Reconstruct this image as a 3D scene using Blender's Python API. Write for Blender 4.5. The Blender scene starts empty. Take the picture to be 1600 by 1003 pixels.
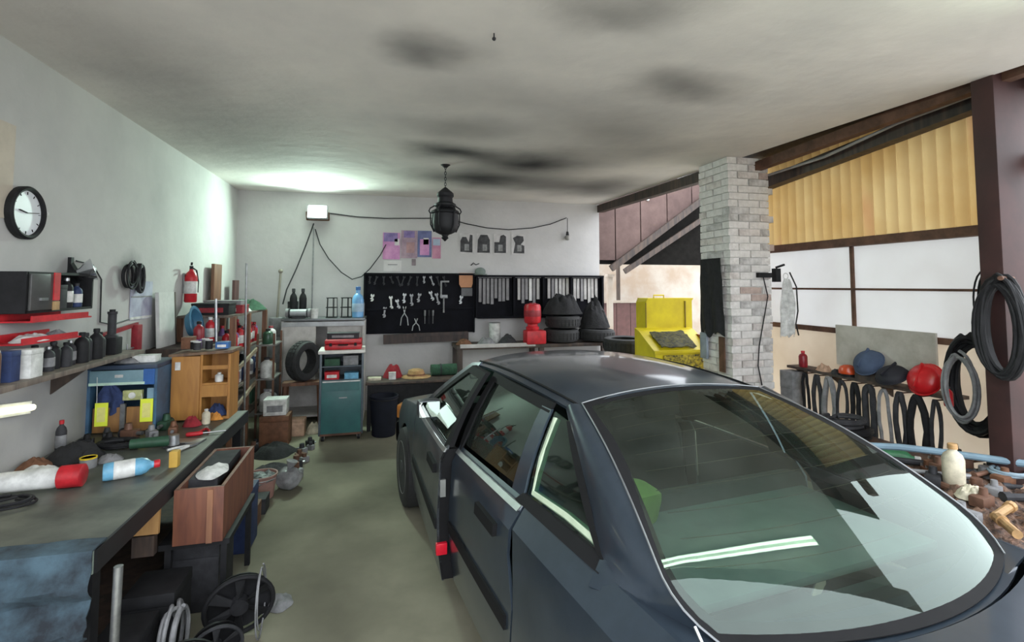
import bpy, bmesh, math, random
from mathutils import Vector, Matrix, noise as mnoise
R = math.radians
PI = math.pi
random.seed(7)
SC = bpy.context.scene
COL = SC.collection

# ------------------------------------------------------------------ camera, sky, exposure
cam_d = bpy.data.cameras.new('camera')
cam = bpy.data.objects.new('camera', cam_d)
COL.objects.link(cam)
cam_d.sensor_width = 36.0
cam_d.lens = 795.0 * 36.0 / 1600.0
cam_d.shift_y = -(501.5 - 400.0) / 1600.0
cam_d.clip_start = 0.05
cam.location = (0, 0, 1.82)
cam.rotation_euler = (R(90 + 3.24), 0, R(-14.1))
SC.camera = cam

world = bpy.data.worlds.new('overcast_sky')
SC.world = world
world.use_nodes = True
bg = world.node_tree.nodes['Background']
bg.inputs['Color'].default_value = (0.90, 0.95, 1.0, 1)
bg.inputs['Strength'].default_value = 1.7

SC.view_settings.view_transform = 'Standard'
SC.view_settings.look = 'None'
SC.view_settings.gamma = 1.0
SC.view_settings.use_curve_mapping = False
SC.view_settings.exposure = 1.50

# ------------------------------------------------------------------ materials
MATS = {}
def _nodes(name):
    m = bpy.data.materials.new(name)
    m.use_nodes = True
    nt = m.node_tree
    b = nt.nodes['Principled BSDF']
    return m, nt, b

def mat(name, c, rough=0.6, metal=0.0, var=0.25, scale=9.0, bump=0.0, c2=None, coat=0.0, spec=0.5):
    """procedural paint / plastic / cloth: two tones mixed by noise, plus fine relief"""
    if name in MATS: return MATS[name]
    m, nt, b = _nodes(name)
    tc = nt.nodes.new('ShaderNodeTexCoord')
    nz = nt.nodes.new('ShaderNodeTexNoise')
    nz.inputs['Scale'].default_value = scale
    nz.inputs['Detail'].default_value = 6
    nz.inputs['Roughness'].default_value = 0.62
    nt.links.new(tc.outputs['Object'], nz.inputs['Vector'])
    rp = nt.nodes.new('ShaderNodeValToRGB')
    if c2 is None: c2 = tuple(x * (1 - var) for x in c)
    rp.color_ramp.elements[0].position = 0.36
    rp.color_ramp.elements[1].position = 0.64
    rp.color_ramp.elements[0].color = (*c2, 1)
    rp.color_ramp.elements[1].color = (*c, 1)
    nt.links.new(nz.outputs['Fac'], rp.inputs['Fac'])
    nt.links.new(rp.outputs['Color'], b.inputs['Base Color'])
    b.inputs['Roughness'].default_value = rough
    b.inputs['Metallic'].default_value = metal
    b.inputs['Specular IOR Level'].default_value = spec
    if coat: 
        b.inputs['Coat Weight'].default_value = coat
        b.inputs['Coat Roughness'].default_value = 0.08
    if bump:
        bp = nt.nodes.new('ShaderNodeBump')
        bp.inputs['Strength'].default_value = bump
        bp.inputs['Distance'].default_value = 0.02
        n2 = nt.nodes.new('ShaderNodeTexNoise')
        n2.inputs['Scale'].default_value = scale * 3
        n2.inputs['Detail'].default_value = 8
        nt.links.new(tc.outputs['Object'], n2.inputs['Vector'])
        nt.links.new(n2.outputs['Fac'], bp.inputs['Height'])
        nt.links.new(bp.outputs['Normal'], b.inputs['Normal'])
    MATS[name] = m
    return m

def wood(name, c, c2, scale=3.0, rough=0.6):
    if name in MATS: return MATS[name]
    m, nt, b = _nodes(name)
    tc = nt.nodes.new('ShaderNodeTexCoord')
    mp = nt.nodes.new('ShaderNodeMapping')
    mp.inputs['Scale'].default_value = (6, 6, 0.9)
    nz = nt.nodes.new('ShaderNodeTexNoise')
    nz.inputs['Scale'].default_value = scale
    nz.inputs['Detail'].default_value = 8
    nz.inputs['Distortion'].default_value = 0.6
    rp = nt.nodes.new('ShaderNodeValToRGB')
    rp.color_ramp.elements[0].position = 0.35
    rp.color_ramp.elements[1].position = 0.68
    rp.color_ramp.elements[0].color = (*c2, 1)
    rp.color_ramp.elements[1].color = (*c, 1)
    nt.links.new(tc.outputs['Object'], mp.inputs['Vector'])
    nt.links.new(mp.outputs['Vector'], nz.inputs['Vector'])
    nt.links.new(nz.outputs['Fac'], rp.inputs['Fac'])
    nt.links.new(rp.outputs['Color'], b.inputs['Base Color'])
    b.inputs['Roughness'].default_value = rough
    MATS[name] = m
    return m

def glow(name, c, strength):
    if name in MATS: return MATS[name]
    m, nt, b = _nodes(name)
    b.inputs['Base Color'].default_value = (*c, 1)
    b.inputs['Emission Color'].default_value = (*c, 1)
    b.inputs['Emission Strength'].default_value = strength
    MATS[name] = m
    return m

def glass(name, tint, dust=0.06):
    """thin pane: tinted see-through plus fresnel mirror and a little dust"""
    if name in MATS: return MATS[name]
    m = bpy.data.materials.new(name); m.use_nodes = True
    nt = m.node_tree; nt.nodes.clear()
    out = nt.nodes.new('ShaderNodeOutputMaterial')
    tr = nt.nodes.new('ShaderNodeBsdfTransparent'); tr.inputs['Color'].default_value = (*tint, 1)
    gl = nt.nodes.new('ShaderNodeBsdfGlossy'); gl.inputs['Roughness'].default_value = 0.015
    gl.inputs['Color'].default_value = (0.86, 1.0, 0.93, 1)
    fr = nt.nodes.new('ShaderNodeFresnel'); fr.inputs['IOR'].default_value = 1.62
    mx = nt.nodes.new('ShaderNodeMixShader')
    nt.links.new(fr.outputs['Fac'], mx.inputs['Fac'])
    nt.links.new(tr.outputs['BSDF'], mx.inputs[1]); nt.links.new(gl.outputs['BSDF'], mx.inputs[2])
    df = nt.nodes.new('ShaderNodeBsdfDiffuse'); df.inputs['Color'].default_value = (0.5, 0.56, 0.5, 1)
    tc = nt.nodes.new('ShaderNodeTexCoord'); nz = nt.nodes.new('ShaderNodeTexNoise')
    nz.inputs['Scale'].default_value = 5; nz.inputs['Detail'].default_value = 7
    mr = nt.nodes.new('ShaderNodeMapRange')
    mr.inputs['From Min'].default_value = 0.35; mr.inputs['From Max'].default_value = 0.75
    mr.inputs['To Min'].default_value = dust * 0.3; mr.inputs['To Max'].default_value = dust * 1.8
    nt.links.new(tc.outputs['Object'], nz.inputs['Vector']); nt.links.new(nz.outputs['Fac'], mr.inputs['Value'])
    m2 = nt.nodes.new('ShaderNodeMixShader')
    nt.links.new(mr.outputs['Result'], m2.inputs['Fac'])
    nt.links.new(mx.outputs['Shader'], m2.inputs[1]); nt.links.new(df.outputs['BSDF'], m2.inputs[2])
    nt.links.new(m2.outputs['Shader'], out.inputs['Surface'])
    MATS[name] = m
    return m

def translucent(name, c, c2, scale=2.0, trans=0.5):
    """weathered sheet that lets daylight through"""
    if name in MATS: return MATS[name]
    m = bpy.data.materials.new(name); m.use_nodes = True
    nt = m.node_tree; nt.nodes.clear()
    out = nt.nodes.new('ShaderNodeOutputMaterial')
    tc = nt.nodes.new('ShaderNodeTexCoord'); nz = nt.nodes.new('ShaderNodeTexNoise')
    nz.inputs['Scale'].default_value = scale; nz.inputs['Detail'].default_value = 6
    rp = nt.nodes.new('ShaderNodeValToRGB')
    rp.color_ramp.elements[0].position = 0.35; rp.color_ramp.elements[1].position = 0.65
    rp.color_ramp.elements[0].color = (*c2, 1); rp.color_ramp.elements[1].color = (*c, 1)
    nt.links.new(tc.outputs['Object'], nz.inputs['Vector']); nt.links.new(nz.outputs['Fac'], rp.inputs['Fac'])
    d = nt.nodes.new('ShaderNodeBsdfDiffuse'); t = nt.nodes.new('ShaderNodeBsdfTranslucent')
    nt.links.new(rp.outputs['Color'], d.inputs['Color']); nt.links.new(rp.outputs['Color'], t.inputs['Color'])
    mx = nt.nodes.new('ShaderNodeMixShader'); mx.inputs['Fac'].default_value = trans
    nt.links.new(d.outputs['BSDF'], mx.inputs[1]); nt.links.new(t.outputs['BSDF'], mx.inputs[2])
    nt.links.new(mx.outputs['Shader'], out.inputs['Surface'])
    MATS[name] = m
    return m

def plaster(name, c, c2, blobs=(), soot=(0.03, 0.03, 0.035), scale=1.3, bump=0.25, plane='XY'):
    """limewashed plaster; blobs = soot stains (x, y, radius_x, radius_y, strength) in object XY"""
    m, nt, b = _nodes(name)
    L = nt.links.new
    tc = nt.nodes.new('ShaderNodeTexCoord')
    nz = nt.nodes.new('ShaderNodeTexNoise'); nz.inputs['Scale'].default_value = scale
    nz.inputs['Detail'].default_value = 7; nz.inputs['Roughness'].default_value = 0.6
    L(tc.outputs['Object'], nz.inputs['Vector'])
    rp = nt.nodes.new('ShaderNodeValToRGB')
    rp.color_ramp.elements[0].position = 0.3; rp.color_ramp.elements[1].position = 0.68
    rp.color_ramp.elements[0].color = (*c2, 1); rp.color_ramp.elements[1].color = (*c, 1)
    L(nz.outputs['Fac'], rp.inputs['Fac'])
    col = rp.outputs['Color']
    if blobs:
        wz = nt.nodes.new('ShaderNodeTexNoise'); wz.inputs['Scale'].default_value = 1.1
        wz.inputs['Detail'].default_value = 5
        L(tc.outputs['Object'], wz.inputs['Vector'])
        sub = nt.nodes.new('ShaderNodeVectorMath'); sub.operation = 'SUBTRACT'
        sub.inputs[1].default_value = (0.5, 0.5, 0.5)
        L(wz.outputs['Color'], sub.inputs[0])
        sc = nt.nodes.new('ShaderNodeVectorMath'); sc.operation = 'SCALE'; sc.inputs['Scale'].default_value = 0.7
        L(sub.outputs[0], sc.inputs[0])
        ad = nt.nodes.new('ShaderNodeVectorMath'); ad.operation = 'ADD'
        L(tc.outputs['Object'], ad.inputs[0]); L(sc.outputs[0], ad.inputs[1])
        for (bx, by, rx, ry, st) in blobs:
            s1 = nt.nodes.new('ShaderNodeVectorMath'); s1.operation = 'SUBTRACT'; s1.inputs[1].default_value = (bx, by, 0) if plane == 'XY' else (0, bx, by)
            L(ad.outputs[0], s1.inputs[0])
            s2 = nt.nodes.new('ShaderNodeVectorMath'); s2.operation = 'MULTIPLY'; s2.inputs[1].default_value = (1 / rx, 1 / ry, 0) if plane == 'XY' else (0, 1 / rx, 1 / ry)
            L(s1.outputs[0], s2.inputs[0])
            ln = nt.nodes.new('ShaderNodeVectorMath'); ln.operation = 'LENGTH'
            L(s2.outputs[0], ln.inputs[0])
            mr = nt.nodes.new('ShaderNodeMapRange'); mr.interpolation_type = 'SMOOTHSTEP'
            mr.inputs['From Min'].default_value = 0.0; mr.inputs['From Max'].default_value = 1.0
            mr.inputs['To Min'].default_value = st; mr.inputs['To Max'].default_value = 0.0
            L(ln.outputs['Value'], mr.inputs['Value'])
            mx = nt.nodes.new('ShaderNodeMixRGB'); mx.inputs['Color2'].default_value = (*soot, 1)
            L(mr.outputs['Result'], mx.inputs['Fac']); L(col, mx.inputs['Color1'])
            col = mx.outputs['Color']
    L(col, b.inputs['Base Color'])
    b.inputs['Roughness'].default_value = 0.9
    b.inputs['Specular IOR Level'].default_value = 0.2
    bp = nt.nodes.new('ShaderNodeBump'); bp.inputs['Strength'].default_value = bump; bp.inputs['Distance'].default_value = 0.03
    n2 = nt.nodes.new('ShaderNodeTexNoise'); n2.inputs['Scale'].default_value = 6; n2.inputs['Detail'].default_value = 9
    L(tc.outputs['Object'], n2.inputs['Vector']); L(n2.outputs['Fac'], bp.inputs['Height']); L(bp.outputs['Normal'], b.inputs['Normal'])
    MATS[name] = m
    return m

# ------------------------------------------------------------------ mesh helpers
class MB:
    """collects shapes; build() turns them into ONE mesh object"""
    def __init__(s): s.bm = bmesh.new()
    def _xf(s, verts, M):
        for v in verts: v.co = M @ v.co
    def box(s, c, d, rot=(0, 0, 0), bev=0.0):
        g = bmesh.ops.create_cube(s.bm, size=1.0)
        vs = g['verts']
        for v in vs: v.co = Vector((v.co.x * d[0], v.co.y * d[1], v.co.z * d[2]))
        if bev:
            es = list({e for v in vs for e in v.link_edges})
            r = bmesh.ops.bevel(s.bm, geom=es, offset=bev, segments=2, affect='EDGES', profile=0.6)
            vs = list({v for f in r['faces'] for v in f.verts} | {v for v in vs if v.is_valid})
        from mathutils import Euler
        M = Matrix.Translation(c) @ Euler(rot).to_matrix().to_4x4()
        s._xf(vs, M)
        return s
    def bar(s, p0, p1, w, h):
        """rectangular bar from p0 to p1"""
        p0 = Vector(p0); p1 = Vector(p1); d = p1 - p0
        q = d.to_track_quat('Z', 'Y')
        g = bmesh.ops.create_cube(s.bm, size=1.0)
        for v in g['verts']: v.co = Vector((v.co.x * w, v.co.y * h, v.co.z * d.length))
        s._xf(g['verts'], Matrix.Translation((p0 + p1) / 2) @ q.to_matrix().to_4x4())
        return s
    def cyl(s, p0, p1, r0, r1=None, seg=14, caps=True):
        p0 = Vector(p0); p1 = Vector(p1); d = p1 - p0
        if r1 is None: r1 = r0
        q = d.to_track_quat('Z', 'Y')
        g = bmesh.ops.create_cone(s.bm, cap_ends=caps, cap_tris=False, segments=seg, radius1=max(r0, 1e-4), radius2=max(r1, 1e-4), depth=d.length)
        s._xf(g['verts'], Matrix.Translation((p0 + p1) / 2) @ q.to_matrix().to_4x4())
        return s
    def tube(s, pts, r, seg=8, closed=False):
        pts = [Vector(p) for p in pts]; n = len(pts); rings = []
        for i, p in enumerate(pts):
            if closed: t = pts[(i + 1) % n] - pts[i - 1]
            else: t = pts[min(i + 1, n - 1)] - pts[max(i - 1, 0)]
            if t.length < 1e-9: t = Vector((0, 0, 1))
            q = t.to_track_quat('Z', 'Y')
            rr = r[i] if isinstance(r, (list, tuple)) else r
            rings.append([s.bm.verts.new(p + q @ Vector((rr * math.cos(2 * PI * k / seg), rr * math.sin(2 * PI * k / seg), 0))) for k in range(seg)])
        for i in range(n if closed else n - 1):
            a = rings[i]; b = rings[(i + 1) % n]
            # least-twist join
            off = min(range(seg), key=lambda o: sum((a[k].co - b[(k + o) % seg].co).length for k in range(0, seg, 2)))
            for k in range(seg):
                s.bm.faces.new((a[k], a[(k + 1) % seg], b[(k + 1 + off) % seg], b[(k + off) % seg]))
        if not closed:
            s.bm.faces.new(rings[0][::-1]); s.bm.faces.new(rings[-1])
        return s
    def lathe(s, prof, c=(0, 0, 0), axis='Z', seg=24, M=None):
        """prof = [(r, h), ...] spun round axis"""
        c = Vector(c); rings = []
        for r, h in prof:
            ring = []
            for k in range(seg):
                a = 2 * PI * k / seg
                p = Vector((r * math.cos(a), r * math.sin(a), h))
                if axis == 'X': p = Vector((p.z, p.x, p.y))
                elif axis == 'Y': p = Vector((p.x, p.z, p.y))
                if M is not None: p = M @ p
                ring.append(s.bm.verts.new(c + p))
            rings.append(ring)
        for a, b in zip(rings[:-1], rings[1:]):
            for k in range(seg): s.bm.faces.new((a[k], a[(k + 1) % seg], b[(k + 1) % seg], b[k]))
        s.bm.faces.new(rings[0][::-1]); s.bm.faces.new(rings[-1])
        return s
    def grid(s, fn, nu, nv):
        """fn(u, v) with u, v in 0..1"""
        V = [[s.bm.verts.new(fn(i / nu, j / nv)) for j in range(nv + 1)] for i in range(nu + 1)]
        for i in range(nu):
            for j in range(nv): s.bm.faces.new((V[i][j], V[i + 1][j], V[i + 1][j + 1], V[i][j + 1]))
        return s
    def poly(s, pts, thick):
        """flat polygon (3D points) extruded by the vector thick"""
        vs = [s.bm.verts.new(p) for p in pts]
        f = s.bm.faces.new(vs)
        t = Vector(thick)
        g = bmesh.ops.extrude_face_region(s.bm, geom=[f])
        for v in g['geom']:
            if isinstance(v, bmesh.types.BMVert): v.co += t
        return s
    def ball(s, c, r, sub=2, sq=(1, 1, 1)):
        g = bmesh.ops.create_icosphere(s.bm, subdivisions=sub, radius=1.0)
        for v in g['verts']: v.co = Vector((c[0] + v.co.x * r * sq[0], c[1] + v.co.y * r * sq[1], c[2] + v.co.z * r * sq[2]))
        return s
    def torus(s, c, Rr, r, axis='Z', seg=28, ring=10, sq=(1, 1)):
        pts = []
        for k in range(seg):
            a = 2 * PI * k / seg
            u, v = Rr * math.cos(a) * sq[0], Rr * math.sin(a) * sq[1]
            p = {'Z': (u, v, 0), 'X': (0, u, v), 'Y': (u, 0, v)}[axis]
            pts.append(Vector(c) + Vector(p))
        return s.tube(pts, r, ring, closed=True)
    def jitter(s, amp, freq=6.0, seed=0):
        for v in s.bm.verts:
            o = Vector((seed * 3.1, seed * 1.7, seed * 2.3))
            n = mnoise.noise_vector(v.co * freq + o)
            v.co += n * amp
        return s
    def solid(s, t):
        bmesh.ops.recalc_face_normals(s.bm, faces=s.bm.faces)
        bmesh.ops.solidify(s.bm, geom=s.bm.faces[:], thickness=t)
        return s
    def build(s, name, m, parent=None, loc=(0, 0, 0), rotz=0, smooth=True, angle=35, weld=False):
        if weld: bmesh.ops.remove_doubles(s.bm, verts=s.bm.verts, dist=1e-5)
        bmesh.ops.recalc_face_normals(s.bm, faces=s.bm.faces)
        if smooth:
            ca = math.radians(angle)
            for f in s.bm.faces: f.smooth = True
            for e in s.bm.edges:
                if len(e.link_faces) == 2:
                    e.smooth = e.calc_face_angle(0) < ca
        me = bpy.data.meshes.new(name)
        s.bm.to_mesh(me); s.bm.free()
        o = bpy.data.objects.new(name, me)
        me.materials.append(m)
        COL.objects.link(o)
        o.location = loc; o.rotation_euler = (0, 0, rotz)
        if parent is not None: o.parent = parent
        return o

def tag(o, label, cat, group=None):
    o['label'] = label; o['category'] = cat
    if group: o['group'] = group
    return o
def thing(name, label, cat, loc=(0, 0, 0), rotz=0, group=None):
    o = bpy.data.objects.new(name, None); COL.objects.link(o)
    o.empty_display_size = 0.05
    o.location = loc; o.rotation_euler = (0, 0, rotz)
    return tag(o, label, cat, group)
def struct(mb, name, m, label, **k):
    o = mb.build(name, m, **k)
    o['kind'] = 'structure'; o['label'] = label
    return o
def copy_tree(o, parent=None, loc=None, rotz=None):
    c = o.copy(); COL.objects.link(c)
    if parent is not None: c.parent = parent
    if loc is not None: c.location = loc
    if rotz is not None: c.rotation_euler = (0, 0, rotz)
    for ch in o.children: copy_tree(ch, c)
    return c
ORD = ['first', 'second', 'third', 'fourth', 'fifth', 'sixth', 'seventh', 'eighth', 'ninth', 'tenth', 'eleventh', 'twelfth', 'thirteenth', 'fourteenth', 'fifteenth', 'sixteenth', 'seventeenth', 'eighteenth', 'nineteenth', 'twentieth']
def lerp(a, b, t): return a + (b - a) * t
def interp(x, xs, ys):
    if x <= xs[0]: return ys[0]
    for i in range(len(xs) - 1):
        if x <= xs[i + 1]:
            t = (x - xs[i]) / (xs[i + 1] - xs[i])
            return lerp(ys[i], ys[i + 1], t)
    return ys[-1]
def sinterp(x, xs, ys):
    """smooth (catmull-rom) version of interp"""
    if x <= xs[0]: return ys[0]
    if x >= xs[-1]: return ys[-1]
    for i in range(len(xs) - 1):
        if x <= xs[i + 1]:
            h = xs[i + 1] - xs[i]; t = (x - xs[i]) / h
            d0 = (ys[i + 1] - ys[max(i - 1, 0)]) / (xs[i + 1] - xs[max(i - 1, 0)]) * h
            j = min(i + 2, len(xs) - 1)
            d1 = (ys[j] - ys[i]) / (xs[j] - xs[i]) * h
            return (2*t**3 - 3*t*t + 1)*ys[i] + (t**3 - 2*t*t + t)*d0 + (-2*t**3 + 3*t*t)*ys[i+1] + (t**3 - t*t)*d1

# ------------------------------------------------------------------ the setting
m_ceil = plaster('sooty ceiling plaster', (0.83, 0.785, 0.745), (0.68, 0.65, 0.63),
    blobs=[(0.25, 2.85, .42, .34, .62), (0.66, 5.05, .8, .58, .95), (1.55, 5.3, 1.15, .85, .97), (1.2, 6.25, 1.5, .85, .95),
           (1.95, 3.05, .62, .45, .6), (1.15, 2.1, .7, .35, .5), (2.75, 6.4, 1.5, 1.1, .8), (1.85, 3.95, .9, .6, .38), (2.3, 4.6, 1.2, .8, .35),
           (-1.3, 5.2, 1.4, 2.2, .38), (0.7, 4.25, .8, .5, .4), (0.9, 3.5, 1.6, .5, .16), (-1.6, 3.3, .8, 1.6, .3)])
m_wall = plaster('grey limewash', (0.52, 0.515, 0.50), (0.42, 0.415, 0.41), blobs=[(3.75, 1.05, .45, .35, .35), (4.2, .95, .5, .5, .45), (4.75, 1.88, .35, .22, .55), (3.95, 1.8, .35, .25, .4), (3.2, .9, .5, .25, .35), (5.2, 1.3, .6, .4, .35), (3.6, 1.5, .6, .2, .3)], plane='YZ')
m_wallb = plaster('pale limewash', (0.55, 0.535, 0.535), (0.45, 0.44, 0.44))
m_wallr = plaster('cream limewash', (0.86, 0.80, 0.71), (0.72, 0.66, 0.56))
m_floor = plaster('oily concrete', (0.285, 0.27, 0.20), (0.195, 0.185, 0.135),
    blobs=[(-.35, 5.7, 1.0, .8, .68), (-.3, 3.3, .5, 1.1, .5), (-.35, 4.3, .5, .4, .4), (-.75, 5.0, .45, .5, .5), (-.35, 2.2, .5, .5, .4), (.1, 4.8, .5, .8, .5), (-.9, 4.2, .5, .6, .45), (-.6, 2.6, .6, .5, .3)], soot=(.03, .028, .022), scale=1.9, bump=.12)
m_ground = mat('outside gravel', (.46, .44, .40), .95, var=.25, scale=3)
m_darkwood = wood('sooty timber', (.085, .055, .04), (.03, .022, .02))
m_redbrown = mat('oxide red paint', (.045, .015, .014), .6, var=.45, scale=4)
m_rust = mat('rusty steel', (.17, .085, .055), .7, .3, var=.5, scale=8)

struct(MB().box((1.1, 3.4, -.05), (6.6, 9.0, .1)), 'floor', m_floor, 'oil-stained concrete garage floor', smooth=False)
struct(MB().box((2, 5, -.17), (60, 60, .1)), 'ground', m_ground, 'grey ground outside the garage', smooth=False)
CE0 = 1.12      # where the ceiling slab ends above the entrance
struct(MB().poly([(-2.2, CE0, 3.15), (3.76, CE0, 3.15), (3.74, 2.2, 3.15), (3.42, 8.0, 3.15), (-2.2, 8.0, 3.15)], (0, 0, .16)), 'ceiling', m_ceil, 'sooty plaster ceiling with black smoke stains', smooth=False)
struct(MB().box((-2.1, 3.8, 1.575), (.2, 8.4, 3.15)), 'wall_left', m_wall, 'grey limewashed side wall behind the workbench', smooth=False)
struct(MB().box((.725, 7.9, 1.575), (5.45, .2, 3.15)), 'wall_back', m_wallb, 'pale limewashed end wall behind the tool board', smooth=False)
struct(MB().box((4.21, 3.66, .69), (.012, 2.72, 1.38)), 'wall_right', translucent('cream wall sheeting', (.80, .74, .66), (.64, .57, .48), 1.4, .5), 'cream sheet wall under the milky window, made translucent for brightness', smooth=False)  # low wall shaped as a translucent sheet so daylight brightens it

# beam over the entrance
struct(MB().box((.8, CE0 - .06, 3.12), (6.0, .16, .26)), 'trim_1', m_wall, 'plastered beam over the entrance', smooth=False)
# dark edge timber along the open side of the ceiling
struct(MB().bar((3.60, 5.1, 3.08), (3.47, 7.8, 3.08), .10, .12), 'trim_2', m_darkwood, 'dark timber edging the ceiling toward the open side', smooth=False)

# lean-to cover over the side strip: boards and a sloping sooty rafter
t = MB().box((4.12, 3.4, 3.21), (1.0, 2.9, .03)).build('lean_to_roof', m_darkwood, smooth=False)
t['kind'] = 'structure'; t['label'] = 'dark boarded lean-to roof over the side strip'
MB().bar((4.06, 4.75, 2.92), (4.06, 2.1, 3.16), .12, .12).build('rafter', m_darkwood, t, smooth=False)
MB().bar((3.80, 4.6, 3.06), (3.84, 2.1, 3.17), .08, .09).build('rafter', m_rust, t, smooth=False)
MB().tube([(3.93, 4.5, 2.98), (3.93, 3.8, 3.0), (3.93, 3.1, 3.1), (3.93, 2.4, 3.14)], .014).build('conduit', mat('grey conduit', (.33, .31, .3), .5), t)

# corrugated yellow sheet, above the window
def corr(u, v):
    y = lerp(5.02, 2.42, u); ph = u * 24 * 2 * PI
    return Vector((4.2 + .03 * math.sin(ph), y, lerp(2.2, 3.2, v)))
m_corr = translucent('yellowed fibreglass', (.56, .43, .21), (.44, .29, .11), 1.6, .6)
def rib_shade_streaks(m):
    # rib shading painted as darker colour in the hollows, and two old red streaks
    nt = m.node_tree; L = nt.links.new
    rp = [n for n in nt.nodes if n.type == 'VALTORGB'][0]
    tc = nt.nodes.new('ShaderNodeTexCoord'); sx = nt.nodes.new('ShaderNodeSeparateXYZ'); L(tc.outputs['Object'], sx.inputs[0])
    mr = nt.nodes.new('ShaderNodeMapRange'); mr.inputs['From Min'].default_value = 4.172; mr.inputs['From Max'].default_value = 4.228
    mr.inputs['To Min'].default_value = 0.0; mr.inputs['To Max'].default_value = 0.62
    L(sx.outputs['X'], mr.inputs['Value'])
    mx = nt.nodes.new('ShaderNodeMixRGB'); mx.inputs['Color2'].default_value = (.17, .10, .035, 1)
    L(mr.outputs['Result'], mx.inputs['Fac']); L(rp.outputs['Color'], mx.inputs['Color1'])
    nz = nt.nodes.new('ShaderNodeTexNoise'); nz.inputs['Scale'].default_value = 2.2
    mp = nt.nodes.new('ShaderNodeMapping'); mp.inputs['Scale'].default_value = (0, 1.6, .25)
    L(tc.outputs['Object'], mp.inputs['Vector']); L(mp.outputs['Vector'], nz.inputs['Vector'])
    m2 = nt.nodes.new('ShaderNodeMapRange'); m2.inputs['From Min'].default_value = .56; m2.inputs['From Max'].default_value = .70; m2.inputs['To Max'].default_value = .55
    L(nz.outputs['Fac'], m2.inputs['Value'])
    m3 = nt.nodes.new('ShaderNodeMixRGB'); m3.inputs['Color2'].default_value = (.40, .13, .08, 1)
    L(m2.outputs['Result'], m3.inputs['Fac']); L(mx.outputs['Color'], m3.inputs['Color1'])
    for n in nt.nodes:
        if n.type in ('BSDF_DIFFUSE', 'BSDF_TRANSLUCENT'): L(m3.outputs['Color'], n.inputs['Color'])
rib_shade_streaks(m_corr)
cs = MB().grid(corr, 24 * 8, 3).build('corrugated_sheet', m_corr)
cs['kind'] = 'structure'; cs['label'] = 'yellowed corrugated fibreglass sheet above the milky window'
struct(MB().bar((4.15, 5.02, 2.21), (4.15, 2.40, 2.21), .09, .075), 'trim_3', m_rust, 'rusty timber rail under the corrugated sheet', smooth=False)

# milky window below it
w = struct(MB().bar((4.19, 5.02, 1.385), (4.19, 2.42, 1.385), .03, .05), 'window_1', m_rust, 'milky glazed window with thin rusty bars', smooth=False)
m_milk = translucent('milky sheeting', (.80, .80, .80), (.72, .71, .70), 1.2, .5)
for (y0, y1) in ((5.02, 3.785), (3.775, 2.42)):
    for (z0, z1) in ((1.395, 1.777), (1.783, 2.20)):
        MB().box((4.205, (y0 + y1) / 2, (z0 + z1) / 2), (.006, abs(y1 - y0), z1 - z0)).build('pane', m_milk, w, smooth=False)
MB().bar((4.18, 3.78, 1.38), (4.18, 3.78, 2.18), .022, .03).build('glazing_bar', m_rust, w, smooth=False)
MB().bar((4.18, 5.02, 1.78), (4.18, 2.42, 1.78), .016, .02).build('glazing_bar', m_rust, w, smooth=False)

# oxide red post
p = struct(MB().box((3.90, 2.38, 1.6), (.36, .13, 3.2), bev=.008), 'post', m_redbrown, 'oxide red post at the end of the milky window')
MB().box((3.90, 2.30, .42), (.40, .05, .10)).build('base_plate', m_rust, p, smooth=False)
MB().box((4.06, 2.22, 2.62), (.10, .22, .10)).build('hinge_bracket', m_rust, p, smooth=False)

# whitewashed brick pillar: every brick its own piece
PX0, PX1, PY0, PY1 = 3.43, 3.92, 4.50, 5.00
m_mortar = mat('grey mortar', (.62, .60, .58), .95, var=.2, scale=12, bump=.3)
pil = struct(MB().box(((PX0 + PX1) / 2, (PY0 + PY1) / 2, 1.575), (PX1 - PX0 - .03, PY1 - PY0 - .03, 3.15)), 'brick_pillar', m_mortar, 'whitewashed brick pillar holding up the ceiling edge', smooth=False)
bm_ = [mat('whitewashed brick a', (.78, .75, .73), .9, c2=(.64, .61, .59), scale=14, bump=.4),
       mat('whitewashed brick b', (.74, .69, .66), .9, c2=(.50, .45, .43), scale=11, bump=.4),
       mat('whitewashed brick c', (.66, .64, .63), .9, c2=(.33, .31, .30), scale=9, bump=.4),
       mat('bare worn brick', (.54, .42, .37), .9, c2=(.40, .31, .28), scale=14, bump=.4)]
rb = random.Random(3)
bmesh_cache = {}
def brick(c, lx, ly, k):
    key = (lx, ly, k)
    if key not in bmesh_cache:
        o = MB().box((0, 0, 0), (lx, ly, .066), bev=0).build('brick', bm_[k], pil, smooth=False)
        bmesh_cache[key] = o.data
    else:
        o = bpy.data.objects.new('brick', bmesh_cache[key]); COL.objects.link(o); o.parent = pil
    o.location = c; o.rotation_euler = (rb.uniform(-.012, .012), rb.uniform(-.012, .012), rb.uniform(-.02, .02))
for i in range(42):
    z = .0375 + i * .075
    pick = lambda: rb.choices((0, 1, 2, 3), (7, 3, 1.6, .3))[0]
    j = lambda: rb.uniform(-.006, .006)
    if i % 2 == 0:
        for x in (PX0 + .12, PX1 - .12):
            for y in (PY0 + .055, PY1 - .055): brick((x + j(), y + j(), z), .235, .11, pick())
        for x in (PX0 + .055, PX1 - .055): brick((x + j(), (PY0 + PY1) / 2, z), .11, .26, pick())
    else:
        for y in (PY0 + .12, PY1 - .12):
            for x in (PX0 + .055, PX1 - .055): brick((x + j(), y + j(), z), .11, .235, pick())
        for y in (PY0 + .055, PY1 - .055): brick(((PX0 + PX1) / 2, y + j(), z), .25, .11, pick())
    if z > 2.05 and i % 4 == 1: brick((PX1 + .03, PY0 + .10, z), .12, .11, rb.choice((2, 3, 3)))

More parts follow.
